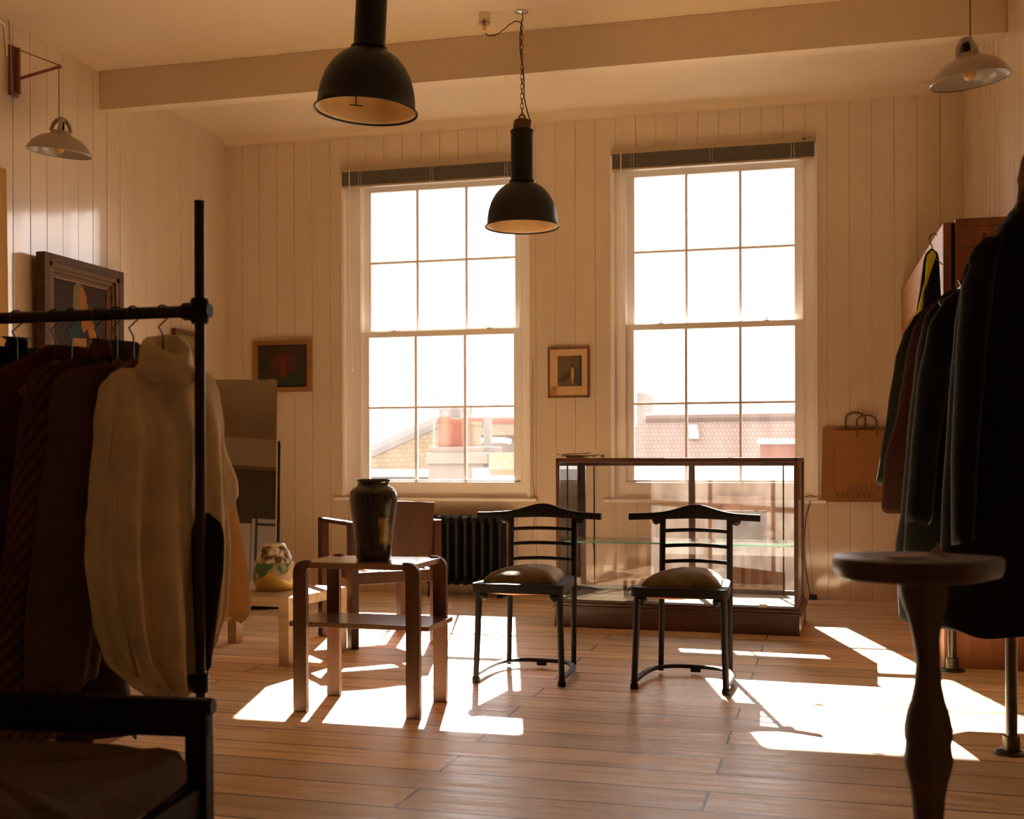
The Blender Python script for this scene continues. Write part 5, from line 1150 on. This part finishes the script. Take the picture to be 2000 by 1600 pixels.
for t, z, s in ((0, .352, .94), (.1, .372, 1.0), (.3, .40, 1.0), (.45, .418, .97), (.6, .428, .88), (.8, .433, .6), (.98, .434, .05)):
    ring = []
    for k in range(64):
        a = 2*PI*k/64; ca, sa = math.cos(a), math.sin(a); ex_ = .28
        x = math.copysign(abs(ca)**ex_, ca)*(bw_/2+.0)*s; y = math.copysign(abs(sa)**ex_, sa)*(bd_/2+.01)*s
        ring.append(Vector((-bw_/2+.018+x, -bd_/2-.035+y, z+.004*math.sin(9*a)*(1 if t > .05 else 0))))
    rings.append(ring)
g.rings(rings); g.build('seat_cushion', cloth('olive_upholstery', (.085, .055, .025)), bn, -1)

# pale wood block and stacked things under the rail
q = onZ(118, 1462); g = MB(); kb = thing('wooden_plinth', 'pale wooden plinth block on floor under the left rail', 'plinth', (q.x-.0, q.y+.03, 0), math.radians(6))
g.b2((-.14, -.06, 0), (.135, .20, .30), .004); g.build('block', wood('raw_oak', (.42, .26, .12), (.30, .17, .07), .5, 'Z'), kb)
g = MB(); 
for i_ in range(5): g.box((-.03+i_*.013, -.02, .315), (.010, .16, .028), None, .002)
g.box((.0, -.02, .302), (.09, .17, .003)); o = g.build('card_stack', m_paper); o.location = kb.location+Vector((0, 0, .0)); tag(o, 'pale ribbed card stack on the plinth below hanging coats', 'cards')

dS = 1.78; zS = EYE+(HY-1091)*dS/FPX
cS = atD(1797, HY, dS); stl = thing('pedestal_stool', 'small dark stool with shaped leg and rounded top in right foreground', 'stool', (cS.x, cS.y, 0), math.radians(14))
m_st = wood('dark_stained_elm', (.055, .028, .014), (.032, .016, .008), .42, 'X')
# rounded top narrowing to a tip on the right
out = []; kS = dS/FPX
sh_ = [(-162, 8), (-158, -22), (-140, -48), (-105, -72), (-60, -86), (-10, -90), (40, -84), (86, -62), (122, -36), (152, -12), (166, 2), (154, 16), (120, 44), (80, 72), (30, 96), (-30, 104), (-85, 98), (-130, 76), (-155, 44)]
sh2 = []
for i in range(len(sh_)):
    for t in (0, .33, .66):
        P0, P1, P2, P3 = [Vector(sh_[(i+j-1) % len(sh_)]) for j in range(4)]
        sh2.append(.5*((2*P1)+(P2-P0)*t+(2*P0-5*P1+4*P2-P3)*t*t+(3*P1-P0-3*P2+P3)*t**3))
rings = []
for z, s in ((-.033, .93), (-.030, .97), (-.022, .995), (-.008, 1.0), (-.002, .985), (0, .96), (.0005, .6), (.001, .05)): rings.append([Vector((p.x*kS*s, p.y*kS*1.42*s, zS+z)) for p in sh2])
g = MB(); g.rings(rings); g.build('seat', m_st, stl, 35)
# square baluster leg, cut to a wavy outline and set cornerwise
prof = [(1133, 45), (1160, 46), (1185, 40), (1210, 32), (1250, 25), (1300, 23), (1340, 26), (1370, 32), (1400, 41), (1425, 45.5), (1445, 45), (1455, 42.5), (1470, 44), (1485, 46), (1500, 44), (1530, 36), (1560, 31), (1600, 28), (1660, 26), (1760, 27), (1850, 32), (1930, 44), (2010, 40)]
g = MB(); rings = []
for py, hw_ in prof:
    z = EYE+(HY-py)*dS/FPX; xc = (3+11*min(1, (py-1133)/170))*kS; h = hw_*kS
    rr_ = []
    for ang, rad in ((-150, 1.0), (-128, .93), (-105, 1.0), (-20, 1.0), (0, .97), (20, 1.0), (60, .9), (150, 1.0), (180, .97)):
        a = math.radians(ang); rr_.append(Vector((xc+h*rad*math.cos(a)*1.02, h*rad*math.sin(a), z)))
    rings.append(rr_)
g.rings(rings); g.build('baluster_leg', m_st, stl, 40)
for k_ in range(3):
    a = 2*PI*k_/3+.5; g = MB(); zz = EYE+(HY-1930)*dS/FPX; g.tube([(0, 0, zz), (.09*math.cos(a), .09*math.sin(a), zz+.0), (.17*math.cos(a), .17*math.sin(a), .05), (.22*math.cos(a), .22*math.sin(a), .015)], [.024, .024, .019, .015], 12); g.build('foot', m_st, stl, True)
q = onZ(1793, 1089, zS+.002); tgx = thing('paper_tag', 'tan paper tag with tied string lying on the stool top', 'tag', q, math.radians(20)); g = MB(); rings = []
g.prism([(-.045, -.014), (.01, -.014), (.022, 0), (.01, .014), (-.045, .014)], lambda a, b_, t: Vector((a, b_, t+.004*(a+.045)/.06)), .0005, .002); g.build('label_card', mat('tan_card', (.42, .24, .10), rough=.8), tgx)
g = MB(); g.tube([(.018, 0, .004), (.03, .006, .012), (.04, -.004, .006), (.034, .006, .004), (.05, .002, .002), (.06, .01, .002)], .0018, 6); g.tube([(.03, 0, .008), (.036, .01, .02), (.042, .012, .012)], .0016, 6); g.build('string', mat('hemp_string', (.36, .22, .10), rough=.9), tgx)

# pieces that belong to a part hang under that part
SUB = {'shelf_edge': 'glass_shelf', 'shade_lining': 'lamp_shade', 'neck_rib': 'roll_neck', 'printed_name': 'bag_body', 'backing': 'mirror_glass', 'clip': 'mirror_glass', 'pot_cowl': 'chimney_pot', 'string': 'label_card', 'chipped_edge': 'lamp_shade', 'stamp': 'end_frame', 'webbing': 'seat_frame', 'valve': 'header_pipe', 'tablet': 'base', 'skylight': 'tiled_roof', 'bulb_holder': 'neck'}
for root in [o for o in list(S.objects) if o.parent is None and o.type == 'EMPTY']:
    kids = list(root.children)
    for ch in kids:
        tgt = SUB.get(ch.name.split('.')[0])
        if tgt and ch.location.length < 1e-6:
            c_ = [k for k in kids if k.name.split('.')[0] == tgt and k.location.length < 1e-6]
            if c_: ch.parent = c_[0]
    if root.name.split('.')[0] == 'bentwood_chair':
        legs = [k for k in kids if k.name.split('.')[0] == 'leg']
        for ch, lg in zip([k for k in kids if k.name.split('.')[0] == 'foot'], legs): ch.parent = lg
